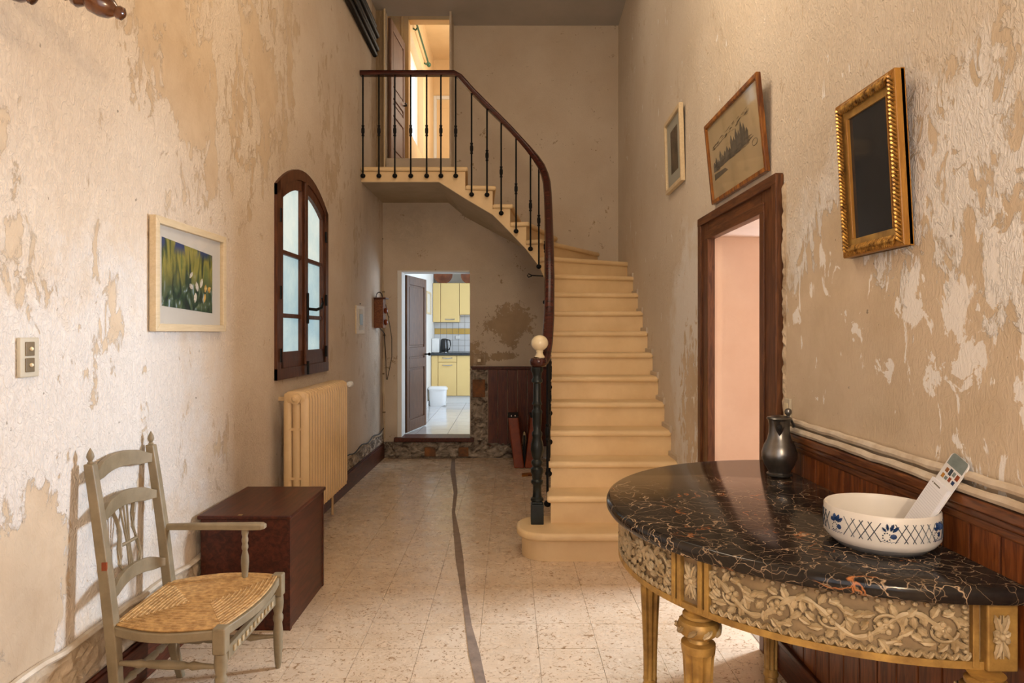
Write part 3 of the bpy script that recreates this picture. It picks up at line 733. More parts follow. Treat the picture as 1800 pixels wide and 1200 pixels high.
wb3 = MB().box(-1.6, -1.30, 8.72, 9.0, OZ0, 6.2).box(-1.6, -1.30, 10.35, 12.1, OZ0, 6.2).box(-1.6, -1.30, 9.0, 10.35, OZ0, 4.12).box(-1.6, -1.30, 9.0, 10.35, 5.45, 6.2)
wb3.box(-1.6, .4, 11.8, 12.0, OZ0, 6.2).box(.3, .4, 8.345, 12.0, OZ0, 6.2)
struct(ob('wall_bedroom', wb3, 'cream_room'))
struct(ob('ceiling_bedroom', bx(-1.6, .4, 8.72, 12.0, 6.2, 6.3), 'cream_room'))
w2 = sroot('window_2', (-1.4, 9.7, 4.12))
ob('window_frame', MB().box(-1.45, -1.39, 9.0, 9.05, 4.12, 5.45).box(-1.45, -1.39, 10.3, 10.35, 4.12, 5.45).box(-1.45, -1.39, 9.05, 10.3, 4.12, 4.17).box(-1.45, -1.39, 9.05, 10.3, 5.4, 5.45).box(-1.44, -1.39, 9.66, 9.70, 4.17, 5.4), 'white_plastic', w2)
ob('pane', bx(-1.43, -1.42, 9.05, 9.66, 4.17, 5.4), 'daylight_pane', w2); ob('pane', bx(-1.43, -1.42, 9.70, 10.3, 4.17, 5.4), 'daylight_pane', w2)
cr = thing('curtain_rod', 'green curtain rod with round finials above the bright upstairs window', 'curtain rod', (-1.24, 9.9, 5.62))
ob('rod', MB().tube([(-1.24, 9.12, 5.62), (-1.24, 10.5, 5.62)], .014, 8), 'green_metal', cr, smooth=True)
for y in (9.08, 10.54): ob('finial', MB().ell((-1.24, y, 5.62), .035, .05, .035), 'green_metal', cr, smooth=True)
for y in (9.22, 10.4): ob('bracket', MB().tube([(-1.30, y, 5.59), (-1.26, y, 5.57), (-1.24, y, 5.60)], .012, 6), 'green_metal', cr, smooth=True)
d5 = sroot('door_5', (-1.0, 11.78, OZ0))
ob('leaf', bx(-1.27, -.55, 11.77, 11.795, OZ0, 5.5), 'cream_room', d5)
ob('door_frame', MB().box(-1.30, -1.25, 11.74, 11.8, OZ0, 5.56).box(-1.25, -.5, 11.74, 11.8, 5.5, 5.56), 'white_plastic', d5, .004)
for z0, z1 in ((3.6, 4.3), (4.45, 5.35)):
    ob('panel', bx(-1.17, -.65, 11.755, 11.77, z0, z1), 'cream_room', d5, .006)

# ------------------------------------------------------------------ kitchen
KY = 12.62
kf = struct(ob('floor_kitchen', bx(-1.5, 1.4, D + .24, KY + .1, .1, KZ0 - .006), 'grout'))
for i in range(-2, 6):
    for j in range(12):
        x0 = -.755 + .38 * (i) ; y0 = 8.345 + .38 * j
        x1, y1 = x0 + .38, min(y0 + .38, KY)
        x0 = max(x0, -1.38); x1 = min(x1, 1.29)
        if x1 - x0 < .02 or y1 - y0 < .02: continue
        ob('tile', bx(x0 + .003, x1 - .003, y0 + .003, y1 - .003, KZ0 - .01, KZ0), 'kitchen_floor_tile', kf)
mb = MB().box(-1.5, -1.38, 8.34, KY + .2, .1, 2.9).box(1.3, 1.4, 8.34, KY + .2, .1, 2.9).box(-1.5, 1.4, KY, KY + .2, .1, 2.9)
wk = struct(ob('wall_kitchen', mb, 'room_white'))
struct(ob('ceiling_kitchen', bx(-1.5, 1.4, 8.34, KY + .2, 2.9, 3.0), 'room_white'))
struct(ob('baseboard_kitchen', bx(-1.38, -1.36, 8.34, 12.0, KZ0, KZ0 + .09), 'white_plastic'))
for c in range(14):
    for r_ in range(7):
        x0 = -1.38 + c * .112; z0 = 1.135 + r_ * .1075
        ob('tile', bx(x0 + .003, x0 + .109, KY - .012, KY, z0 + .003, z0 + .1045), 'yellow_tile' if r_ == 3 else 'kitchen_tile', wk)
ob('grout_bed', bx(-1.38, .19, KY - .006, KY, 1.13, 1.89), 'grout', wk)
ob('wall_socket', bx(-.99, -.91, KY - .03, KY - .01, 1.37, 1.43), 'white_plastic', wk, .005)
def cabinet(name, x0, x1, z0, z1, y0, y1, label, fronts):
    t = thing(name, label, 'cabinet', ((x0 + x1) / 2, (y0 + y1) / 2, z0))
    ob('body', bx(x0 + .002, x1 - .002, y0 + .02, y1, z0, z1), 'yellow_laminate', t)
    for (kind, a, b, h) in fronts:
        f = ob(kind, bx(x0 + .004, x1 - .004, y0, y0 + .019, a, b), 'yellow_laminate', t, .004)
        if h:
            xc = (x0 + x1) / 2; ob('handle', MB().tube([(xc - .085, y0 - .002, h), (xc - .06, y0 - .022, h - .004), (xc, y0 - .03, h - .008), (xc + .06, y0 - .022, h - .004), (xc + .085, y0 - .002, h)], .008, 6), 'chrome', f, smooth=True)
    return t
KT = 1.085
cabinet('base_cabinet', -1.375, -1.255, KZ0 + .125, KT, 12.03, 12.6, 'narrow yellow base cabinet against the kitchen wall beside the bin', [('door', .375, KT - .005, 0)])
cabinet('base_cabinet', -1.255, -.925, KZ0 + .125, KT, 12.03, 12.6, 'yellow base cabinet with a drawer over a door, two steel handles', [('drawer', .97, KT - .005, 1.04), ('door', .375, .962, .915)])
cabinet('base_cabinet', -.925, -.325, KZ0 + .125, KT, 12.03, 12.6, 'wide yellow base cabinet at the right edge of the kitchen doorway', [('door', .375, KT - .005, 0)])
tag(ob('kitchen_plinth', bx(-1.375, -.32, 12.08, 12.10, KZ0, KZ0 + .125), 'white_plastic'), 'pale grey plinth board under the yellow base cabinets', 'plinth')
tag(ob('worktop', bx(-1.38, -.30, 11.99, KY - .013, KT, 1.13), 'dark_worktop', None, .006), 'dark speckled worktop on the yellow base cabinets', 'worktop')
cabinet('wall_cabinet', -1.378, -1.235, 1.675, 2.38, 12.30, 12.6, 'narrow yellow wall cabinet hung beside the left kitchen wall', [('door', 1.68, 2.375, 0)])
cabinet('wall_cabinet', -1.235, -.90, 1.675, 2.38, 12.30, 12.6, 'yellow wall cabinet with a steel handle on its low edge', [('door', 1.68, 2.375, 1.73)])
cabinet('wall_cabinet', -.90, -.45, 1.81, 2.38, 12.30, 12.6, 'shorter yellow wall cabinet at the right edge of the kitchen doorway', [('door', 1.815, 2.375, 0)])
for k, (x, rr, lab) in enumerate(((-1.20, .17, 'round brown wooden dish leaning on top of the yellow wall cabinets'), (-.72, .16, 'brown dish on the cabinets, cut by the right edge of the kitchen doorway'))):
    T = lambda a, b, c, x=x: (x + a, 12.45 + b + c * .25, 2.381 + rr * .93 + c)
    o = ob('wooden_dish', MB().rings([[T(r2 * math.cos(2 * math.pi * i / 20), dd, r2 * math.sin(2 * math.pi * i / 20)) for i in range(20)] for r2, dd in ((rr * .6, .05), (rr * .97, .0), (rr, -.015), (rr * .9, -.015), (rr * .55, .03), (.01, .032))]), 'copper_wood', None, smooth=True)
    tag(o, lab, 'dish', 'dishes on the wall cabinets')
kt = thing('kettle', 'black electric kettle standing on the dark kitchen worktop', 'kettle', (-1.15, 12.2, 1.13))
ob('body', MB().lathe([(.068, .0), (.075, .01), (.072, .10), (.060, .22), (.052, .24), (.03, .25)], (-1.16, 12.2, 1.13), 20), 'black_plastic', kt, smooth=True)
ob('handle', MB().tube([(-1.11, 12.2, 1.36), (-1.06, 12.2, 1.35), (-1.045, 12.2, 1.28), (-1.065, 12.2, 1.19), (-1.10, 12.2, 1.17)], .011, 8), 'black_plastic', kt, smooth=True)
ob('base', MB().lathe([(.078, -.0), (.08, .012), (.075, .016)], (-1.16, 12.2, 1.13), 20), 'chrome', kt, smooth=True)
o = thing('toaster', 'white upright appliance left of the black kettle', 'appliance', (-1.31, 12.2, 1.13))
ob('body', bx(-1.375, -1.245, 12.1, 12.34, 1.13, 1.375), 'white_plastic', o, .015, seg=3); ob('lid', bx(-1.37, -1.25, 12.11, 12.33, 1.375, 1.385), 'white_enamel', o, .004)
bn = thing('pedal_bin', 'white plastic pedal bin with a closed lid on the kitchen floor', 'bin', (-1.22, 11.5, KZ0))
def rr_ring(cx, cy, z, hx, hy, k=4, n=28):
    return [(cx + hx * math.copysign(abs(math.cos(a)) ** (2 / k), math.cos(a)), cy + hy * math.copysign(abs(math.sin(a)) ** (2 / k), math.sin(a)), z) for a in [2 * math.pi * i / n for i in range(n)]]
ob('body', MB().rings([rr_ring(-1.21, 11.6, KZ0, .13, .11), rr_ring(-1.21, 11.6, KZ0 + .015, .135, .115), rr_ring(-1.21, 11.6, KZ0 + .275, .15, .13)]), 'white_enamel', bn, smooth=True)
ob('lid', MB().rings([rr_ring(-1.21, 11.6, KZ0 + .275, .163, .142), rr_ring(-1.21, 11.6, KZ0 + .30, .165, .144), rr_ring(-1.21, 11.6, KZ0 + .325, .14, .12), rr_ring(-1.21, 11.6, KZ0 + .332, .05, .04)]), 'white_enamel', bn, smooth=True)
ob('pedal', bx(-1.10, -1.05, 11.45, 11.5, KZ0 + .005, KZ0 + .02), 'chrome', bn, .004)
kfm = thing('picture_frame', 'narrow cream frame on the left kitchen wall, seen edge-on', 'picture', (-1.37, 11.6, 1.75))
ob('frame', MB().box(-1.38, -1.355, 11.3, 11.33, 1.80, 2.18).box(-1.38, -1.355, 11.87, 11.9, 1.80, 2.18).box(-1.38, -1.355, 11.33, 11.87, 1.80, 1.83).box(-1.38, -1.355, 11.33, 11.87, 2.15, 2.18), 'pale_frame', kfm, .003)
ob('picture', bx(-1.379, -1.37, 11.33, 11.87, 1.83, 2.15), 'mat_board', kfm)
# kitchen door leaf
d2 = sroot('door_2', (-1.275, 8.36, KZ0))
T2 = panel_door((-1.285, 8.37), (.195, .981), .76, KZ0 + .012, 2.19, 'kitchen_door_wood', d2, (1.10, 1.24), n_side=-1)
kn = ob('door_knob', MB().tube([T2(.70, 1.20, .035), T2(.70, 1.20, .085)], .010, 8), 'black_iron', d2, smooth=True)
ob('knob_head', MB().ell(T2(.70, 1.20, .095), .022, .022, .022), 'black_iron', kn, smooth=True)
struct(ob('trim_7', MB().box(KX0 - .045, KX0 + .006, D - .012, D + .26, KZ0, KZ1 + .012).box(KX0 + .006, KX1 - .002, D - .008, D + .26, KZ1 - .006, KZ1 + .012), 'room_white', None, .003))

# ------------------------------------------------------------------ radiator
rd = thing('radiator', 'cream cast iron column radiator under the arched window', 'radiator', (-1.38, 4.9, .25))
RY0, NS, PT = 4.40, 17, .0643; XB, XF = -1.46, -1.30; Z0, Z1 = .255, 1.105
def section():
    mb = MB()
    for x in (XB + .022, (XB + XF) / 2, XF - .022):
        rs = []
        for z, s in ((Z0 + .03, .8), (Z0 + .07, 1), (Z1 - .08, 1), (Z1 - .05, .8)):
            rs.append([(x + .026 * s * math.cos(a), RY0 + PT / 2 + .0115 * math.sin(a), z) for a in [2 * math.pi * i / 10 for i in range(10)]])
        if x > XF - .03:
            rs = [[(x + sx * .026 * s, RY0 + PT / 2 + sy * .014, z) for sx, sy in ((-1, -1), (.8, -1), (1, -.75), (1, .75), (.8, 1), (-1, 1))] for z, s in ((Z0 + .02, .5), (Z0 + .05, 1), (Z1 - .06, 1), (Z1 - .02, .5))]
        mb.rings(rs)
    for zz in ((Z0, Z0 + .075), (Z1 - .085, Z1)):
        mid = (zz[0] + zz[1]) / 2; h = (zz[1] - zz[0]) / 2
        rs = []
        for k in range(7):
            u = -1 + k / 3; x = (XB + XF) / 2 + u * (XF - XB) / 2; e = (1 - abs(u) ** 4 * .75)
            rs.append([(x, RY0 + PT / 2 + .0185 * e * math.copysign(abs(math.cos(a)) ** .6, math.cos(a)), mid + h * e ** .5 * math.copysign(abs(math.sin(a)) ** .6, math.sin(a))) for a in [2 * math.pi * i / 12 for i in range(12)]])
        mb.rings(rs)
    for z in (Z0 + .28, Z0 + .60):
        mb.box(XB + .03, XF - .03, RY0 + PT / 2 - .010, RY0 + PT / 2 + .010, z - .008, z + .008)
    return mb
s0 = ob('radiator_section', section(), 'radiator_paint', rd, smooth=True)
for k in range(1, NS):
    c = s0.copy(); COL.objects.link(c); c.location = (0, k * PT, 0)
for z in (Z1 - .05,):
    ob('end_plug', MB().lathe([(.036, -.02), (.036, -.006), (.022, -.03 + .005), (.012, -.032), (.012, -.038)], ((XB + XF) / 2, RY0 + .02, z), 14, 'y'), 'radiator_paint', rd, smooth=True)
ob('end_plug', MB().lathe([(.030, .012), (.026, .0), (.012, -.006)], ((XB + XF) / 2, RY0, Z0 + .04), 14, 'y'), 'radiator_paint', rd, smooth=True)
ye = RY0 + NS * PT
vl = ob('valve', MB().tube([((XB + XF) / 2, ye - .01, Z1 - .045), ((XB + XF) / 2, ye + .05, Z1 - .045), (XF - .012, ye + .06, Z1 - .045), (XF - .012, ye + .09, Z1 - .045)], .014, 10), 'white_plastic', rd, smooth=True)
ob('valve_knob', MB().lathe([(.02, 0), (.025, .01), (.025, .06), (.02, .07)], (XF - .006, ye + .07, Z1 - .045), 14, 'y'), 'white_plastic', vl, smooth=True)
ob('feed_pipe', MB().tube([((XB + XF) / 2, ye + .02, Z1 - .05), ((XB + XF) / 2, ye + .03, .9), ((XB + XF) / 2 - .05, ye + .03, .35), ((XB + XF) / 2 - .05, ye + .03, .01)], .01, 8), 'radiator_paint', rd, smooth=True)
for y in (4.6, 5.3):
    for z in (Z0 + .02, Z1 - .08): ob('wall_bracket', bx(xl(y), XB + .02, y - .012, y + .012, z, z + .025), 'radiator_paint', rd)

# ------------------------------------------------------------------ chest
ch = thing('storage_chest', 'dark mahogany box chest with a flat lid, behind the rush chair', 'chest', (-1.32, 3.7, 0))
ob('body', MB().box(-1.535, -1.092, 3.395, 4.01, .0, .555), 'chest_wood', ch, .004)
for x in (-1.535, -1.085): pass
ob('lid', bx(-1.545, -1.080, 3.375, 4.025, .556, .576), 'chest_wood', ch, .005)
ob('lock_plate', bx(-1.345, -1.325, 3.382, 3.40, .5755, .5775), 'brass', ch)
ob('corner_board', bx(-1.094, -1.088, 3.392, 3.42, 0.0, .555), 'chest_wood', ch, .002)
ob('corner_board', bx(-1.094, -1.088, 3.985, 4.012, 0.0, .555), 'chest_wood', ch, .002)

# ------------------------------------------------------------------ chair
chn = thing('rush_chair', 'low grey-painted armchair with a rush seat and only its far arm left', 'chair', (-1.25, 2.75, 0))
SZ = .395
NR, FR, FF, NF = Vector((-1.452, 2.505, SZ)), Vector((-1.458, 2.94, SZ)), Vector((-1.022, 3.02, SZ)), Vector((-1.045, 2.475, SZ))
def post(base, side):
    mb = MB(); rs = []
    for z, dx, hw in ((0, .045, .014), (.12, .015, .018), (.35, 0, .021), (.6, -.028, .020), (.85, -.062, .0185), (1.0, -.085, .0175)):
        rs.append([(base.x + dx + sx * hw, base.y + sy * hw, z) for sx, sy in ((-1, -1), (1, -1), (1, 1), (-1, 1))])
    mb.rings(rs); return ob('back_post', mb, 'grey_paint', chn, .005)
pn = post(NR, -1); pf = post(FR, 1)
def bx_at(z): return -.0 if z < .35 else -.085 * ((z - .35) / .65) ** 1.05
for p, o in ((NR, pn), (FR, pf)):
    pr = [(.010, 0), (.011, .004), (.006, .010), (.010, .016), (.0135, .026), (.011, .038), (.005, .050), (.001, .058)]
    ob('finial', MB().lathe(pr, (p.x - .085, p.y, 1.0), 12), 'grey_paint', o, smooth=True)
ob('mortise', bx(NR.x - .030, NR.x - .012, NR.y - .0235, NR.y - .017, .615, .645), 'leather', pn, label='bare brown mortise where the lost arm was fixed')
def backrail(zc, h, archh, name='back_rail', curve=.03):
    y0, y1 = NR.y + .012, FR.y - .012; n = 16; mb = MB(); rs = []
    for i in range(n + 1):
        u = i / n; y = y0 + (y1 - y0) * u; k = math.sin(math.pi * u)
        e = min(1, min(u, 1 - u) / .16)
        lift = archh * k; hh = h * (.62 + .38 * (1 if e >= 1 else (e ** 2)))
        xx = NR.x + (FR.x - NR.x) * u + bx_at(zc) - curve * k
        z0, z1 = zc - hh / 2 + lift, zc + hh / 2 + lift
        rs.append([(xx - .010, y, z0), (xx + .010, y, z0), (xx + .010, y, z1), (xx - .010, y, z1)])
    mb.rings(rs); return ob(name, mb, 'grey_paint', chn, .003)
backrail(.945, .062, .030); backrail(.79, .058, .032); backrail(.50, .055, .034)
# lyre splat
ly = ob('lyre_splat', MB().tube([(NR.x + bx_at(.65) - .028, 2.67, .648), (NR.x + bx_at(.65) - .028, 2.775, .648)], .007, 6, .007), 'grey_paint', chn)
xm = lambda z: NR.x + bx_at(z) - .03
for s in (-1, 1):
    ym = 2.722
    pts = [(xm(.55), ym + s * .055, .545), (xm(.58), ym + s * .075, .585), (xm(.64), ym + s * .062, .64), (xm(.70), ym + s * .045, .70), (xm(.75), ym + s * .058, .75), (xm(.79), ym + s * .078, .79)]
    ob('lyre_side', MB().tube(pts, .0105, 6, .006), 'grey_paint', ly)
    ob('lyre_string', MB().tube([(xm(.54), ym + s * .012, .54), (xm(.65), ym + s * .009, .65), (xm(.80), ym + s * .026, .80)], .004, 6), 'grey_paint', ly, smooth=True)
ob('lyre_string', MB().tube([(xm(.54), ym, .54), (xm(.80), ym, .80)], .004, 6), 'grey_paint', ly, smooth=True)
# arm
ob('arm', MB().rings([[(x, y + sy * w, z + sz * h) for sy, sz in ((-1, -1), (1, -1), (1, .6), (.6, 1), (-.6, 1), (-1, .6))] for x, y, z, w, h in
   ((FR.x - .035, 2.945, .645, .012, .013), (-1.38, 2.95, .645, .014, .014), (-1.25, 2.965, .642, .017, .014), (-1.12, 2.98, .638, .022, .014), (-1.08, 2.985, .637, .023, .013), (-1.065, 2.985, .636, .015, .009))]), 'grey_paint', chn, .003)
ob('arm_support', MB().lathe([(.010, .0), (.013, .02), (.017, .07), (.016, .10), (.010, .125), (.014, .135), (.014, .145), (.011, .155), (.014, .165), (.014, .175), (.011, .185), (.015, .2), (.014, .225)], (-1.155, 2.985, SZ + .01), 12), 'grey_paint', chn, smooth=True)
# seat
def edge_pts(a, b, bow, n=12):
    d = (b - a); nrm = Vector((d.y, -d.x, 0)).normalized(); c = (NR + FR + FF + NF) / 4
    if nrm.dot((a + b) / 2 - c) < 0: nrm = -nrm
    return [a + d * (i / n) + nrm * bow * math.sin(math.pi * i / n) for i in range(n + 1)]
E = [edge_pts(NR, NF, .05), edge_pts(NF, FF, .035), edge_pts(FF, FR, .05), edge_pts(FR, NR, .0)]
for e in E:
    rs = []
    for i, p in enumerate(e):
        d = (e[min(i + 1, len(e) - 1)] - e[max(i - 1, 0)]).normalized(); a = Vector((d.y, -d.x, 0))
        rs.append([p + a * u + Vector((0, 0, v)) for u, v in ((-.009, -.022), (.009, -.022), (.009, .012), (-.009, .012))])
    ob('seat_rail', MB().rings(rs), 'grey_paint', chn, .004)
cA, cB = Vector((-1.28, 2.73, SZ + .012)), Vector((-1.20, 2.735, SZ + .012))
names = []
for ei, e in enumerate(E):
    mb = MB(); K = 24
    ca, cb = {0: (cA, cB), 1: (cB, cB), 2: (cB, cA), 3: (cA, cA)}[ei]
    for k in range(K):
        u = (k + .5) / K
        line = []
        for i, p in enumerate(e):
            t_ = i / (len(e) - 1); c = ca.lerp(cb, t_)
            q = Vector((p.x, p.y, SZ + .012)).lerp(c, u); q.z = SZ + .016 - .010 * math.sin(u * math.pi / 2) + .003 * math.sin(math.pi * t_) + (.0015 if k % 2 else 0); line.append(q)
        L = .5 * (1 - u)
        mb.tube(line, .0046, 6, .0046)
    ob('rush_panel', mb, 'rush', chn, smooth=True)
ob('rush_bed', MB().hexa([(p.x, p.y, SZ + .002) for e in E for p in e[:-1]], [(p.x, p.y, SZ + .006) for e in E for p in e[:-1]]), 'rush', chn)
for p, lab in ((NF, 0), (FF, 1)):
    g = MB().box(p.x - .024, p.x + .024, p.y - .024, p.y + .024, SZ - .075, SZ + .022)
    L = ob('leg', g, 'grey_paint', chn, .007, seg=3)
    ob('leg_turning', MB().lathe([(.010, 0), (.014, .02), (.016, .05), (.020, .10), (.021, .16), (.017, .20), (.022, .215), (.022, .23), (.017, .24), (.022, .262), (.024, .29), (.022, .32)], (p.x, p.y, 0), 14), 'grey_paint', L, smooth=True)
def stretcher(a, b, r=.011):
    a, b = Vector(a), Vector(b); prof = [(0, .6), (.08, .8), (.18, 1), (.26, 1.5), (.30, .9), (.34, 1.3), (.5, 1.55), (.66, 1.3), (.70, .9), (.74, 1.5), (.82, 1), (.92, .8), (1, .6)]
    ob('stretcher', MB().tube([a.lerp(b, u) for u, _ in prof], [r * s for _, s in prof], 10), 'grey_paint', chn, smooth=True)
stretcher((NR.x, NR.y, .27), (NF.x, NF.y, .27)); stretcher((FR.x, FR.y, .27), (FF.x, FF.y, .27)); stretcher((NR.x + .01, NR.y, .17), (FR.x + .01, FR.y, .17)); stretcher((NR.x + .01, NR.y, .16), (NF.x, NF.y, .14)); stretcher((FR.x, FR.y, .15), (FF.x, FF.y, .14))
fr = ob('front_rail', MB().box(-1.045, -1.025, NF.y + .02, FF.y - .02, .285, .335), 'grey_paint', chn, .003)
for i in range(11): ob('dentil', bx(-1.026, -1.019, NF.y + .06 + i * .04, NF.y + .078 + i * .04, .300, .322), 'carved_paint', fr, .002)
ob('short_spindle', MB().lathe([(.008, 0), (.012, .02), (.006, .03), (.011, .05), (.008, .06)], (-1.045 + .0, 2.75, .335), 10), 'grey_paint', fr, smooth=True)

# ------------------------------------------------------------------ console table
TC = (1.1355, 2.341); TRad = .794; TZ = .90
tb_ = thing('console_table', 'half-round console table with a black veined marble top on a carved gilt base', 'table', (.9, 2.34, 0))
def pol(R_, th): a = R(th); return (TC[0] - R_ * math.cos(a), TC[1] + R_ * math.sin(a))
mb = MB(); rs = []
XBK = XR - .019
for r_, z in ((TRad - .022, TZ - .042), (TRad - .006, TZ - .040), (TRad, TZ - .030), (TRad, TZ - .014), (TRad - .005, TZ - .004), (TRad - .014, TZ)):
    ring = [(XBK, TC[1] + r_, z)] + [pol(r_, 90 - 180 * i / 72) + (z,) for i in range(73)] + [(XBK, TC[1] - r_, z)]
    rs.append(ring)
mb.rings(rs); ob('marble_top', mb, 'black_gold_marble', tb_, smooth=True, label='black marble top with gold and rust veins')
AR = .748; AZ0, AZ1 = .70, .858
def curved(th0, th1, r0, r1, z0, z1, n=None):
    n = n or max(2, int(abs(th1 - th0) / 3)); mb = MB(); rs = []
    for i in range(n + 1):
        th = th0 + (th1 - th0) * i / n
        rs.append([pol(r0, th) + (z0,), pol(r1, th) + (z0,), pol(r1, th) + (z1,), pol(r0, th) + (z1,)])
    return mb.rings(rs)
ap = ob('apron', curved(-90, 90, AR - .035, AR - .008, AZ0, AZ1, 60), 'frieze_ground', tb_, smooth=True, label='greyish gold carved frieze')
m2 = curved(-88, 88, AR - .02, AR + .004, AZ0 - .004, AZ0 + .014, 60); q2 = curved(-88, 88, AR - .02, AR, AZ1 - .012, AZ1, 60); m2.add(q2.v, q2.f)
ob('gilt_moulding', m2, 'aged_gilt', ap, smooth=False)
for th in (-88.5, -86.3, -38, -36.3, -30.5, -28.8, 28.8, 30.5, 36.3, 38, 86.3, 88.5):
    ob('gilt_stile', curved(th - .55, th + .55, AR - .02, AR + .007, AZ0, AZ1 - .002, 2), 'aged_gilt', ap, .002)
def ck(thmid):     # local frame on frieze: (u along decreasing->increasing theta (m), v height, d outwards)
    def T(u, v, d):
        th = thmid + math.degrees(u / AR); return pol(AR - .008 + d, th) + (v,)
    return T
def petals(mb, T, u, v, r, n=5, d=.004):
    for k in range(n):
        a = 2 * math.pi * k / n + .4
        mb.ell((u + r * .62 * math.cos(a), v + r * .62 * math.sin(a), d), r * .40, r * .40, .007, T, 7, 4)
    mb.ell((u, v, d + .003), r * .26, r * .26, .007, T, 7, 4)
def leaf(mb, T, u, v, ang, l, w, d=.003):
    ca, sa = math.cos(ang), math.sin(ang)
    n = 7; rs = []
    for i in range(n + 1):
        s = i / n; ww = w * math.sin(math.pi * min(1, s * .93 + .07)) ** .8 * (1 + .22 * math.cos(s * 18))
        cu, cv = u + ca * l * s, v + sa * l * s; ring = []
        for a, dd in ((-1, -.002), (-.55, .004), (0, .0015), (.55, .004), (1, -.002)):
            ring.append(T(cu - sa * a * ww, cv + ca * a * ww, d + dd + .003 * math.sin(math.pi * s)))
        rs.append(ring)
    mb.rings(rs)
def carve(th0, th1, name='carving'):
    thm = (th0 + th1) / 2; T = ck(thm); L = math.radians(th1 - th0) * AR; zc = (AZ0 + AZ1) / 2 + .001
    N = max(2, int(round(L / .118))); P = L / N
    vine = MB(); fol = MB(); flo = MB()
    m_ = N * 16; pts = []; rad = []
    for i in range(m_ + 1):
        u = -L / 2 + .012 + (L - .024) * i / m_
        pts.append(T(u, zc - .036 * math.cos(math.pi * (u + L / 2) / P), .006)); rad.append(.0055 + .0016 * math.sin(i * 1.1))
    vine.tube(pts, rad, 6, [q * 1.3 for q in rad])
    for k in range(N):
        u0 = -L / 2 + (k + .5) * P * 1.0; s = 1 if k % 2 == 0 else -1
        u0 = -L / 2 + k * P + P * .5; cv = zc + s * .002
        sp = []
        for i in range(20):
            a = s * (math.pi * .5 + i * .33) + math.pi * (0 if s > 0 else 0); rr = .040 * (1 - i / 30)
            sp.append(T(u0 + rr * 1.12 * math.cos(a), cv + rr * math.sin(a), .006))
        vine.tube(sp, [.0058 - .00017 * i for i in range(20)], 6)
        petals(flo, T, u0, cv, .022, 5, .006)
        for q in range(9):
            da = q * .70 + .2; rr = .034
            leaf(fol, T, u0 + rr * 1.1 * math.cos(da), cv + rr * math.sin(da), da + s * 1.15, .036 if q % 2 else .028, .0105, .005)
        for q in (0, 1, 2):
            leaf(fol, T, u0 + P * .5 - .018 + q * .016, zc + (q - 1) * .026 * s, .5 * s + q * .9, .032, .010, .005)
    ob(name, vine, 'carved_paint', ap, smooth=True); ob(name, fol, 'carved_paint', ap, smooth=True)['kind'] = 'stuff'; ob('carved_flowers', flo, 'carved_paint', ap, smooth=True)['kind'] = 'stuff'
    eb = MB(); nb = int(L / .026)
    for i in range(nb):
        u = -L / 2 + (i + .5) * L / nb
        leaf(eb, T, u - .001, AZ0 + .013, math.pi / 2 + .6, .024, .0062, .006); leaf(eb, T, u + .001, AZ0 + .013, math.pi / 2 - .6, .024, .0062, .006)
        eb.ell((u, AZ0 + .019, .004), .0055, .006, .008, T, 6, 4)
        eb.ell((u, AZ1 - .019, .003), .0080, .0075, .008, T, 6, 4)
    for sgn in (-1, 1):
        for j in range(8): eb.ell((sgn * (L / 2 - .010), AZ0 + .034 + j * .0133, .003), .0085, .0062, .008, T, 6, 4)
    ob('leaf_border', eb, 'carved_paint', ap, smooth=True)['kind'] = 'stuff'
carve(-85.6, -38.8); carve(-28.2, 28.2); carve(38.8, 85.6)
def blockcarve(T, name='block_rosette'):
    mb = MB(); zc = (AZ0 + AZ1) / 2
    for k in range(8):
        a = math.pi * k / 4 + .39; leaf(mb, T, .006 * math.cos(a), zc + .01 * math.sin(a), a, .020 if k % 4 in (0, 3) else .045, .010)
    for s in (-1, 1):
        mb.tube([T(s * .004, zc + y, .004) for y in (-.05, -.02, .02, .05)], .002, 5)
    mb.ell((0, zc, .006), .009, .009, .008, T, 10, 6)
    ob(name, mb, 'carved_paint', ap, smooth=True)
for th in (-33.4, 33.4): blockcarve(ck(th))
for s in (-1, 1):
    y0 = TC[1] + s * (AR - .012)
    ob('corner_block', bx(TC[0] - .03, XBK - .004, y0 - .028, y0 + .028, AZ0 - .004, AZ1), 'aged_gilt', ap, .004)
    T = (lambda u, v, d: (TC[0] + .0 - u * .8, y0 + s * (.028 + d), v)); blockcarve(T)
def table_leg(x, y, name='leg'):
    H = AZ0 - .004
    pr = [(.020, 0), (.026, .012), (.026, .05), (.022, .058), (.030, .064), (.030, .072), (.026, .08)]
    fl_ = [(.0285, .10), (.030, .2), (.034, .3), (.039, .4), (.044, .50), (.047, .555)]
    top = [(.048, .585), (.048, .598), (.030, .602), (.026, .612), (.045, .620), (.058, .632), (.060, .645), (.052, .662), (.036, .668), (.044, .672), (.044, .680), (.032, .686), (.040, H)]
    L = ob(name, MB().lathe([(.047, .575)] + top, (x, y, 0), 28), 'aged_gilt', tb_, smooth=True)
    ob('foot', MB().lathe(pr + [(.028, .095)], (x, y, 0), 20), 'aged_gilt', L, smooth=True)
    ob('fluted_shaft', MB().lathe([(.028, .092)] + fl_ + [(.047, .575)], (x, y, 0), 72, 'z', (10, .26, .1, .556)), 'aged_gilt', L, smooth=True)
    mb = MB()
    for k in range(9):
        a = 2 * math.pi * k / 9; T = lambda u, v, d, a=a: (x + (.057 + d) * math.cos(a + u / .057), y + (.057 + d) * math.sin(a + u / .057), v)
        leaf(mb, T, -.012, .632, .7, .032, .008)
    ob('leaf_collar', mb, 'carved_paint', L, smooth=True)
for x, y in ((.54, 1.95), (.567, 2.745), (1.085, 2.83), (1.10, 1.575), ): table_leg(x, y)

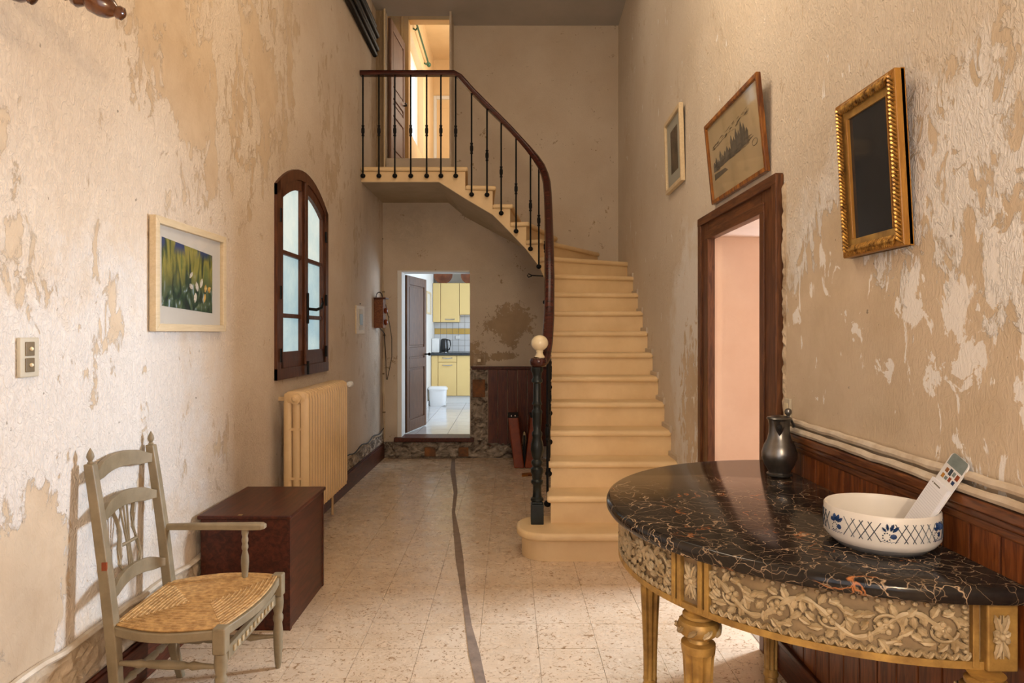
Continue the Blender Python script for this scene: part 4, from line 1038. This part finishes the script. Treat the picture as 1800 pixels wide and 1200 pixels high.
# ------------------------------------------------------------------ things on the table
BX, BY, BR = 1.022, 1.877, .1435
bw = thing('ceramic_bowl', 'low white ceramic bowl with blue lattice and flower decoration', 'bowl', (BX, BY, TZ))
ob('body', MB().lathe([(BR - .014, .017), (BR - .012, .018), (BR, .034), (BR, .104), (BR - .003, .108), (BR - .007, .106), (BR - .009, .10), (BR - .009, .034), (BR - .03, .022), (.01, .020)], (BX, BY, TZ), 64), 'ceramic', bw, smooth=True)
ob('foot', MB().lathe([(BR - .034, .0), (BR - .013, .0175), (.02, .018)], (BX, BY, TZ), 48), 'ceramic_foot', bw, smooth=True)
def BT(u, v, d=.0006): a = u / BR; return (BX + (BR + d) * math.cos(a), BY + (BR + d) * math.sin(a), TZ + v)
view = math.atan2(-BY, -BX)
mb = MB(); fb = MB(); ub = view * BR
k0 = [-.17, -.09, .055, .19]
def inflower(u): return any(abs(u - f) < .018 for f in (-.118, .020, .158))
u = -.21
while u < .21:
    if not inflower(u) and not inflower(u + .012):
        for s in (-1, 1):
            c = u + .006
            mb.tube([BT(ub + c + s * .015 * q, .068 + .024 * q) for q in (-1, -.5, 0, .5, 1)], .0011, 4)
    u += .021
for f in (-.118, .020, .158):
    T = lambda a, b, c, f=f: BT(ub + f + a, b, c)
    for (a, l, w_, du, dv) in ((1.2, .020, .0042, .002, .074), (.8, .020, .004, .007, .072), (1.7, .018, .0035, -.004, .075), (2.3, .014, .003, -.008, .072)):
        leaf(fb, T, du, dv, a, l, w_, -.0006)
    fb.ell((.009, .060, 0), .008, .007, .0012, T, 8, 4)
    for a in range(9):
        an = a * .7; mb.ell((-.007 + .009 * math.cos(an), .058 + .010 * math.sin(an), 0), .0022, .0022, .001, T, 5, 4)
    for a in range(14): fb.ell((-.018 + a * .0028, .0455 + .0015 * math.sin(a * 2.1), 0), .0012, .0012, .001, T, 5, 4)
ob('lattice_pattern', mb, 'slate_glaze', bw)['kind'] = 'stuff'; ob('flower_pattern', fb, 'blue_glaze', bw)['kind'] = 'stuff'
# note pad
A0 = Vector((1.189, 1.79, 1.15)); B0 = Vector((1.092, 1.865, .922)); dn = (B0 - A0); Ln = dn.length; dn.normalize()
wv = Vector((0, 1, 0)); wv = (wv - dn * wv.dot(dn)).normalized(); nn = wv.cross(dn).normalized()
if nn.x > 0: nn = -nn
NT = lambda u, v, d: tuple(A0 + wv * u + dn * v + nn * d)
npd = thing('note_pad', 'tall narrow ruled note pad on a printed card, leaning out of the bowl', 'note pad', tuple(B0))
hw = .043
def rrp(w, h, r, n=5):
    pts = []
    for cx, cy, a0 in ((w - r, r, -90), (w - r, h, 0), (-w + r, h, 0), (-w + r, r, 180)):
        if cy == h: pts.append((math.copysign(w, cx), h)); continue
        for i in range(n + 1): a = R(a0 + 90 * i / n); pts.append((cx + r * math.cos(a), cy + r * math.sin(a)))
    return pts
ob('card_back', MB().prism(rrp(hw, Ln, .014), 0, .003, NT), 'card_white', npd)
ob('paper_block', MB().prism([(-hw + .002, .085), (hw - .002, .085), (hw - .002, Ln - .002), (-hw + .002, Ln - .002)], .003, .013, NT), 'paper', npd)
mb = MB()
for i in range(24):
    v = .105 + i * .0066
    if v < Ln - .008: mb.prism([(-hw + .006, v), (hw - .006, v), (hw - .006, v + .0007), (-hw + .006, v + .0007)], .013, .0132, NT)
ob('ruled_lines', mb, 'paper_line', npd)
mb = MB()
for a, b in ((-.030, -.026), (-.022, -.015), (-.014, -.008), (-.007, -.001), (0, .004), (.005, .010)): mb.prism([(-b, .093), (-a, .093), (-a, .0965), (-b, .0965)], .013, .0133, NT)
ob('heading_mark', mb, 'ink', npd)
ob('header_band', MB().prism(rrp(hw - .005, .034, .010), .003, .0034, NT), 'print_grey', npd)
cols = ['leather', 'print_grey', 'slate_glaze', 'brick_orange', 'blue_glaze', 'leather', 'print_grey', 'gilt_side']
for i, (u, v, w_, h_) in enumerate(((-.030, .040, .014, .015), (-.012, .040, .012, .012), (.004, .038, .013, .018), (.021, .042, .013, .012), (-.026, .060, .012, .010), (-.008, .058, .011, .012), (.008, .062, .012, .009), (.024, .060, .012, .012))):
    ob('printed_picture', MB().prism([(u - w_ / 2, v), (u + w_ / 2, v), (u + w_ / 2, v + h_), (u - w_ / 2, v + h_)], .003, .0034, NT), cols[i], npd)
# pewter jug
JX, JY = 1.098, 2.775
pj = thing('pewter_jug', 'dark pewter lidded jug at the far end of the marble top', 'jug', (JX, JY, TZ))
js = .93
ob('body', MB().lathe([(r_ * js, h * 1.0) for r_, h in ((.045, 0), (.052, .003), (.053, .010), (.046, .014), (.046, .020), (.062, .045), (.0735, .075), (.074, .095), (.064, .125), (.050, .150), (.044, .175), (.043, .205), (.047, .228), (.044, .229), (.04, .20), (.02, .19))], (JX, JY, TZ), 36), 'pewter', pj, smooth=True)
lidz = TZ + .229
lid = ob('lid', MB().lathe([(.048, 0), (.050, .004), (.046, .009), (.03, .014), (.008, .018)], (JX, JY, lidz), 32), 'pewter', pj, smooth=True)
ob('lid_thumbpiece', MB().lathe([(.006, .012), (.006, .022), (.012, .028), (.0145, .038), (.011, .048), (.003, .052)], (JX + .032, JY - .01, lidz - .006), 14), 'pewter', lid, smooth=True)
sd = Vector((-JX * .9, -JY, 0)).normalized()
ob('spout', MB().rings([[tuple(Vector((JX, JY, TZ + z)) + sd * (.036 + d) + Vector((-sd.y, sd.x, 0)) * s) for s, d in ((-w_, 0), (-w_ * .5, o_ * .7), (0, o_), (w_ * .5, o_ * .7), (w_, 0))] for z, w_, o_ in ((.165, .004, .006), (.185, .014, .014), (.21, .020, .024), (.228, .023, .032))]), 'pewter', pj, smooth=True)
ob('spout_mouth', MB().ell((JX + sd.x * .052, JY + sd.y * .052, TZ + .203), .010, .010, .016), 'dark_lining', pj, smooth=True)
hdv = Vector((.9, .45, 0)).normalized()
ob('handle', MB().tube([tuple(Vector((JX, JY, TZ + z)) + hdv * d) for z, d in ((.215, .040), (.225, .065), (.20, .082), (.15, .088), (.10, .078), (.07, .066))], .008, 8, .005), 'pewter', pj, smooth=True)

# ------------------------------------------------------------------ pictures and mirror
def frame_on(Tf, w, h, bar, depth, mat, root, inner=.6):
    for k, poly in enumerate(([(0, 0), (bar, bar), (bar, h - bar), (0, h)], [(w, 0), (w, h), (w - bar, h - bar), (w - bar, bar)], [(0, 0), (w, 0), (w - bar, bar), (bar, bar)], [(0, h), (bar, h - bar), (w - bar, h - bar), (w, h)])):
        ob('frame_side', MB().prism(poly, 0, depth, Tf), mat, root, .003)
# left picture
p1 = thing('framed_painting', 'pale wood framed garden painting with wide mat on the left wall', 'picture', LW(3.33, 1.49, 0))
TP = lambda u, v, d: LW(2.976 + u, 1.487 + v, d + .004)
frame_on(TP, .715, .51, .034, .032, 'pale_frame', p1)
ob('mat', MB().prism([(.03, .03), (.685, .03), (.685, .48), (.03, .48)], 0, .012, TP), 'mat_board', p1)
ob('painting', MB().prism([(.083, .115), (.585, .095), (.585, .395), (.083, .425)], .012, .0135, TP), 'garden_painting', p1)
ob('glazing', MB().prism([(.034, .034), (.681, .034), (.681, .476), (.034, .476)], .019, .020, TP), 'picture_glass', p1)
mb = MB()
for (u, v, a, l, w_) in ((.42, .20, 1.9, .05, .012), (.37, .21, 2.6, .04, .012), (.45, .22, 1.2, .05, .010), (.40, .19, 4.5, .05, .012), (.34, .26, .9, .04, .008)):
    leaf(mb, TP, u, v, a, l, w_, .0125)
ob('painted_flower', mb, 'mat_board', p1)
mb = MB()
for (u, v, a, l, w_) in ((.50, .20, 1.4, .04, .010), (.53, .21, .6, .035, .009), (.50, .19, 4.4, .045, .008), (.55, .20, 2, .03, .008)): leaf(mb, TP, u, v, a, l, w_, .0125)
ob('painted_flower', mb, 'yellow_tile', p1)
# far small pale picture on right wall
p2 = thing('framed_print', 'small pale framed dark print on the right wall, nearest the stairs', 'picture', RW(5.1, 2.54, 0))
def RF(y0, z0, lean, base=.003):     # u from far (y0) towards the camera, v up, d into room; lean outwards at the top
    return lambda u, v, d: (xr(y0 - u) - base - d - lean * v, y0 - u, z0 + v - lean * d * .0)
T = RF(5.19, 2.525, .03)
frame_on(T, .52, .535, .030, .03, 'pale_frame', p2)
ob('mat', MB().prism([(.025, .025), (.495, .025), (.495, .515), (.025, .515)], 0, .012, T), 'grey_mat', p2)
ob('print', MB().prism([(.15, .12), (.37, .12), (.37, .43), (.15, .43)], .012, .0135, T), 'photo_dark', p2)
ob('glazing', MB().prism([(.03, .03), (.49, .03), (.49, .505), (.03, .505)], .019, .020, T), 'picture_glass', p2)
# engraving
p3 = thing('framed_engraving', 'old sepia engraving in a mottled brown frame over the right doorway', 'picture', RW(3.55, 2.24, 0))
T = RF(3.965, 2.222, .10)
frame_on(T, .84, .455, .022, .022, 'burl_frame', p3)
ob('paper', MB().prism([(.02, .02), (.82, .02), (.82, .44), (.02, .44)], 0, .008, T), 'sepia_paper', p3)
ob('glazing', MB().prism([(.022, .022), (.818, .022), (.818, .435), (.022, .435)], .014, .015, T), 'picture_glass', p3)
mb = MB(); rnd = random.Random(3)
mb.prism([(.07, .125), (.30, .135), (.26, .155), (.07, .16)], .008, .0085, T)
for i in range(15):       # skyline of a bridge and houses in hatched strokes
    u = .07 + i * .038; base = .17 + i * .0015; hh = (.05, .065, .045, .08, .05, .06, .07, .055, .10, .085, .11, .09, .12, .10, .07)[i]
    for q in range(7):
        uu = u + q * .0052
        mb.tube([T(uu, base, .0088), T(uu + .003, base + hh * (1 - .07 * abs(q - 3)), .0088)], .0009 if (q + i) % 3 else .0017, 4)
    mb.tube([T(u, base + hh * .75, .0088), T(u + .018, base + hh * 1.08, .0088), T(u + .036, base + hh * .75, .0088)], .0012, 4)
for k in range(110):
    u = rnd.uniform(.07, .64); v = rnd.uniform(.165, .20) + u * .03; l = rnd.uniform(.02, .07)
    mb.tube([T(u, v, .0088), T(u + l, v + rnd.uniform(-.003, .006), .0088)], rnd.uniform(.0007, .0016), 4)
for k in range(60):
    u = rnd.uniform(.07, .66); v = .30 + u * .06 + rnd.uniform(-.015, .02)
    mb.tube([T(u, v, .0088), T(u + .035, v + rnd.uniform(-.004, .008), .0088)], .0008, 4)
for (a, b, c, d) in ((.39, .185, .045, .05), (.46, .19, .03, .07), (.53, .20, .04, .06), (.20, .175, .025, .035), (.60, .20, .03, .05)):
    mb.prism([(a, b), (a + c, b), (a + c * .9, b + d), (a + c * .4, b + d * 1.25), (a, b + d * .9)], .008, .0085, T)
mb.tube([T(.71 + .035 * math.cos(a), .17 + .016 * math.sin(a), .009) for a in [R(x * 24) for x in range(16)]], .0012, 4)
ob('engraved_drawing', mb, 'ink', p3)['kind'] = 'stuff'
# mirror
p4 = thing('gilt_mirror', 'small tilted mirror in a beaded gold frame on the right wall', 'mirror', RW(2.2, 1.72, 0))
T = RF(2.38, 1.739, .055, .004)
mw, mh, md, bar = .366, .525, .036, .060
ob('wooden_back', MB().prism([(0, 0), (mw, 0), (mw, mh), (0, mh)], 0, .012, T), 'gilt_side', p4)
frame_on(T, mw, mh, .020, md - .004, 'gilt_side', p4)
for poly in ([(0.016, .016), (bar, bar), (bar, mh - bar), (.016, mh - .016)], [(mw - .016, .016), (mw - .016, mh - .016), (mw - bar, mh - bar), (mw - bar, bar)], [(.016, .016), (mw - .016, .016), (mw - bar, bar), (bar, bar)], [(.016, mh - .016), (bar, mh - bar), (mw - bar, mh - bar), (mw - .016, mh - .016)]):
    ob('frame_slope', MB().prism(poly, .012, .022, T), 'aged_gilt', p4)
mb = MB()
def gad(u0, v0, u1, v1, n, wdt):
    for i in range(n):
        s = (i + .5) / n; u, v = u0 + (u1 - u0) * s, v0 + (v1 - v0) * s; l = math.hypot(u1 - u0, v1 - v0) / n
        du, dv = (u1 - u0) / (n * l), (v1 - v0) / (n * l)
        ax = Vector((du + -dv * 1.3, dv + du * 1.3)).normalized() * wdt
        p = [T(u + ax.x * q, v + ax.y * q, md - .006 + .006 * math.cos(q * 1.4)) for q in (-1, -.5, 0, .5, 1)]
        mb.tube(p, [.002, .0048, .006, .0048, .002], 6)
gad(.022, .016, .022, mh - .016, 40, .022); gad(mw - .022, .016, mw - .022, mh - .016, 40, .022); gad(.04, .022, mw - .04, .022, 26, .020); gad(.04, mh - .022, mw - .04, mh - .022, 26, .020)
ob('beaded_edge', mb, 'gilt', p4, smooth=True)
for a, b in ((bar - .004, bar + .004), (mw - bar - .004, mw - bar + .004)):
    ob('inner_lip', MB().prism([(a, bar), (b, bar), (b, mh - bar), (a, mh - bar)], .014, .027, T), 'gilt_side', p4, .002)
ob('mirror_glass', MB().prism([(bar, bar), (mw - bar, bar), (mw - bar, mh - bar), (bar, mh - bar)], .0125, .016, T), 'mirror_glass', p4)

# ------------------------------------------------------------------ small wall things
sw = thing('light_switch', 'yellowed double push switch low on the near left wall', 'switch', LW(2.24, 1.34, 0))
ob('plate', MB().prism([(2.195, 1.335), (2.283, 1.335), (2.283, 1.465), (2.195, 1.465)], 0, .014, LW), 'yellowed_plastic', sw, .004)
for z in (1.352, 1.405):
    k = ob('key', MB().prism([(2.216, z), (2.256, z), (2.256, z + .046), (2.216, z + .046)], .014, .018, LW), 'brown_plastic', sw, .002)
    ob('button', MB().ell(LW(2.237, z + .023, .02), .007, .007, .007), 'ivory', k, smooth=True)
s2 = thing('wall_switch', 'cream switch plate between the brown door casing and the pewter jug', 'switch', RW(2.93, 1.15, 0))
ob('plate', MB().prism([(2.895, 1.10), (2.955, 1.10), (2.955, 1.20), (2.895, 1.20)], 0, .012, RW), 'yellowed_plastic', s2, .003)
ob('rocker', MB().prism([(2.91, 1.12), (2.94, 1.12), (2.94, 1.18), (2.91, 1.18)], .012, .016, RW), 'ivory', s2, .002)
s3 = thing('wall_socket', 'old plaster-smeared socket above the dark rail beside the kitchen doorway', 'socket', (-.37, D, 1.12))
ob('plate', bx(-.42, -.28, D - .012, D, 1.10, 1.23), 'rough_skirt_plaster', s3, .006); ob('socket', bx(-.375, -.335, D - .02, D - .01, 1.135, 1.175), 'ivory', s3, .005)
th_ = thing('thermometer', 'small cream framed thermometer on the left wall beyond the window', 'thermometer', LW(6.9, 1.48, 0))
ob('backing', MB().prism([(6.74, 1.47), (7.10, 1.47), (7.10, 1.755), (6.74, 1.755)], 0, .012, LW), 'pale_frame', th_, .003)
ob('scale', MB().prism([(6.82, 1.51), (7.02, 1.51), (7.02, 1.72), (6.82, 1.72)], .012, .016, LW), 'mat_board', th_)
ob('gauge', MB().prism([(6.86, 1.56), (6.98, 1.56), (6.98, 1.67), (6.86, 1.67)], .016, .020, LW), 'print_grey', th_)
ob('nail', MB().ell(LW(6.92, 1.775, .008), .006, .006, .006), 'black_iron', th_)
ph = thing('bell_box', 'reddish brown wooden bell box with a loose wire in the back corner', 'bell box', LW(7.7, 1.53, 0))
ob('case', bx(xl(7.7), xl(7.7) + .105, 7.60, 7.76, 1.535, 1.86), 'rail_wood', ph, .004)
ob('top_board', bx(xl(7.7), xl(7.7) + .135, 7.58, 7.78, 1.86, 1.875), 'dark_red_wood', ph, .003)
ob('bracket_loop', MB().tube([(xl(7.7) + .02 + .035 * (1 - math.cos(a)), 7.62, 1.875 + .06 * math.sin(a)) for a in [R(i * 18) for i in range(11)]], .005, 6), 'black_iron', ph, smooth=True)
for z in (1.60, 1.73): ob('bell', MB().ell((xl(7.7) + .12, 7.68, z), .022, .03, .035), 'leather', ph, smooth=True)
ob('wire', MB().tube([(xl(7.7) + .12, 7.66, 1.80), (xl(7.7) + .145, 7.7, 1.65), (xl(7.7) + .165, 7.8, 1.42), (xl(7.7) + .14, 7.95, 1.2), (xl(7.7) + .08, 8.04, .98), (xl(7.7) + .07, 8.05, .93)], .004, 6), 'black_iron', ph, smooth=True)
ob('wire', MB().tube([(xl(7.7) + .05, 7.68, 1.535), (xl(7.7) + .06, 7.9, 1.48), (xl(7.7) + .05, 8.05, 1.2), (xl(7.7) + .055, 8.07, .93)], .005, 6), 'black_iron', ph, smooth=True)
# cable along left skirting
pts = [(xl(5.6 + i * .1) + .03, 5.6 + i * .1, .325 + .015 * math.sin(i * 1.1) + i * .001) for i in range(25)]
tag(ob('skirting_cable', MB().tube(pts, .006, 6), 'black_iron', None, smooth=True), 'black cable sagging along the wall above the left skirting', 'cable')
# black pipes high on the left wall
bp = thing('black_pipes', 'bundle of black painted pipes high on the left wall above the landing', 'pipes', LW(6.8, 4.5, 0))
for k in range(5):
    z = 4.56 + k * .062; ye_ = 7.56 - (0, .0, .12, .05, .16)[k]
    x = xl(7) + .03 + .014 * (k % 2) + k * .006
    ob('pipe', MB().tube([(x, 5.8, z), (x, ye_, z)], .030, 10), 'black_iron', bp, smooth=True)
# turned wooden rack arms
rk = thing('turned_wood_rack', 'dark turned wooden rack arms sticking out at the top left', 'rack', LW(1.9, 2.6, 0))
def turned(a, b, parent, name, sc_=1.0):
    a, b = Vector(a), Vector(b)
    prof = [(0, .018), (.2, .02), (.35, .022), (.42, .034), (.46, .034), (.48, .02), (.55, .024), (.62, .030), (.655, .034), (.67, .022), (.70, .034), (.73, .038), (.755, .030), (.77, .024), (.80, .034), (.86, .036), (.91, .030), (.93, .022), (.945, .016), (.96, .020), (.985, .019), (1, .008)]
    ob(name, MB().tube([a.lerp(b, u) for u, _ in prof], [r_ * sc_ for _, r_ in prof], 16), 'turned_dark_wood', parent, smooth=True)
ob('back_board', MB().prism([(1.50, 2.48), (2.02, 2.48), (2.02, 2.66), (1.50, 2.66)], 0, .025, LW), 'turned_dark_wood', rk, .01)
Yt = 2.02; turned(LW(1.93, 2.60, .02), ((220 - VX) * Yt / F, Yt, CH + (VY - 27) * Yt / F), rk, 'turned_arm')
Yt = 1.86; turned(LW(1.78, 2.56, .02), ((64 - VX) * Yt / F, Yt, CH + (VY - 0) * Yt / F), rk, 'turned_arm')

# ------------------------------------------------------------------ leather case, wood offcut
lc = thing('leather_case', 'reddish brown leather case standing open in a V before the dark wainscot', 'suitcase', (.1, 7.5, 0))
def half(b0, b1, t0, t1, y0, y1, name, lab=None):
    H = .555
    o = ob(name, MB().hexa([(b0, y0, 0), (b1, y0, 0), (b1, y1, 0), (b0, y1, 0)], [(t0, y0, H), (t1, y0, H), (t1, y1, H), (t0, y1, H)]), 'leather', lc, .012, seg=3)
    ob('top_trim', MB().box(t0 - .003, t1 + .003, y0 - .003, y1 + .003, H - .002, H + .012), 'dark_lining', o, .004)
    return o
h1 = half(.055, .165, -.012, .10, 7.47, 7.86, 'case_half'); h2 = half(.17, .29, .235, .345, 7.47, 7.86, 'case_half')
for x in (.02, .06): ob('clasp', MB().box(x, x + .012, 7.455, 7.53, .568, .58), 'chrome', h1, .002)
ob('lining', bx(.155, .18, 7.52, 7.84, .002, .35), 'dark_lining', lc)
ob('inner_pocket', MB().ell((.168, 7.56, .30), .022, .02, .09), 'carved_paint', lc, smooth=True)
o = ob('wood_offcut', MB().prism([(0, 0), (.15, .02), (.15, .055), (0, .03)], 0.0005, .02, lambda u, v, a: (.13 + u, 7.02 + v * 3, a)), 'burl_frame', None, .002)
tag(o, 'short flat piece of wood lying on the floor before the leather case', 'offcut')
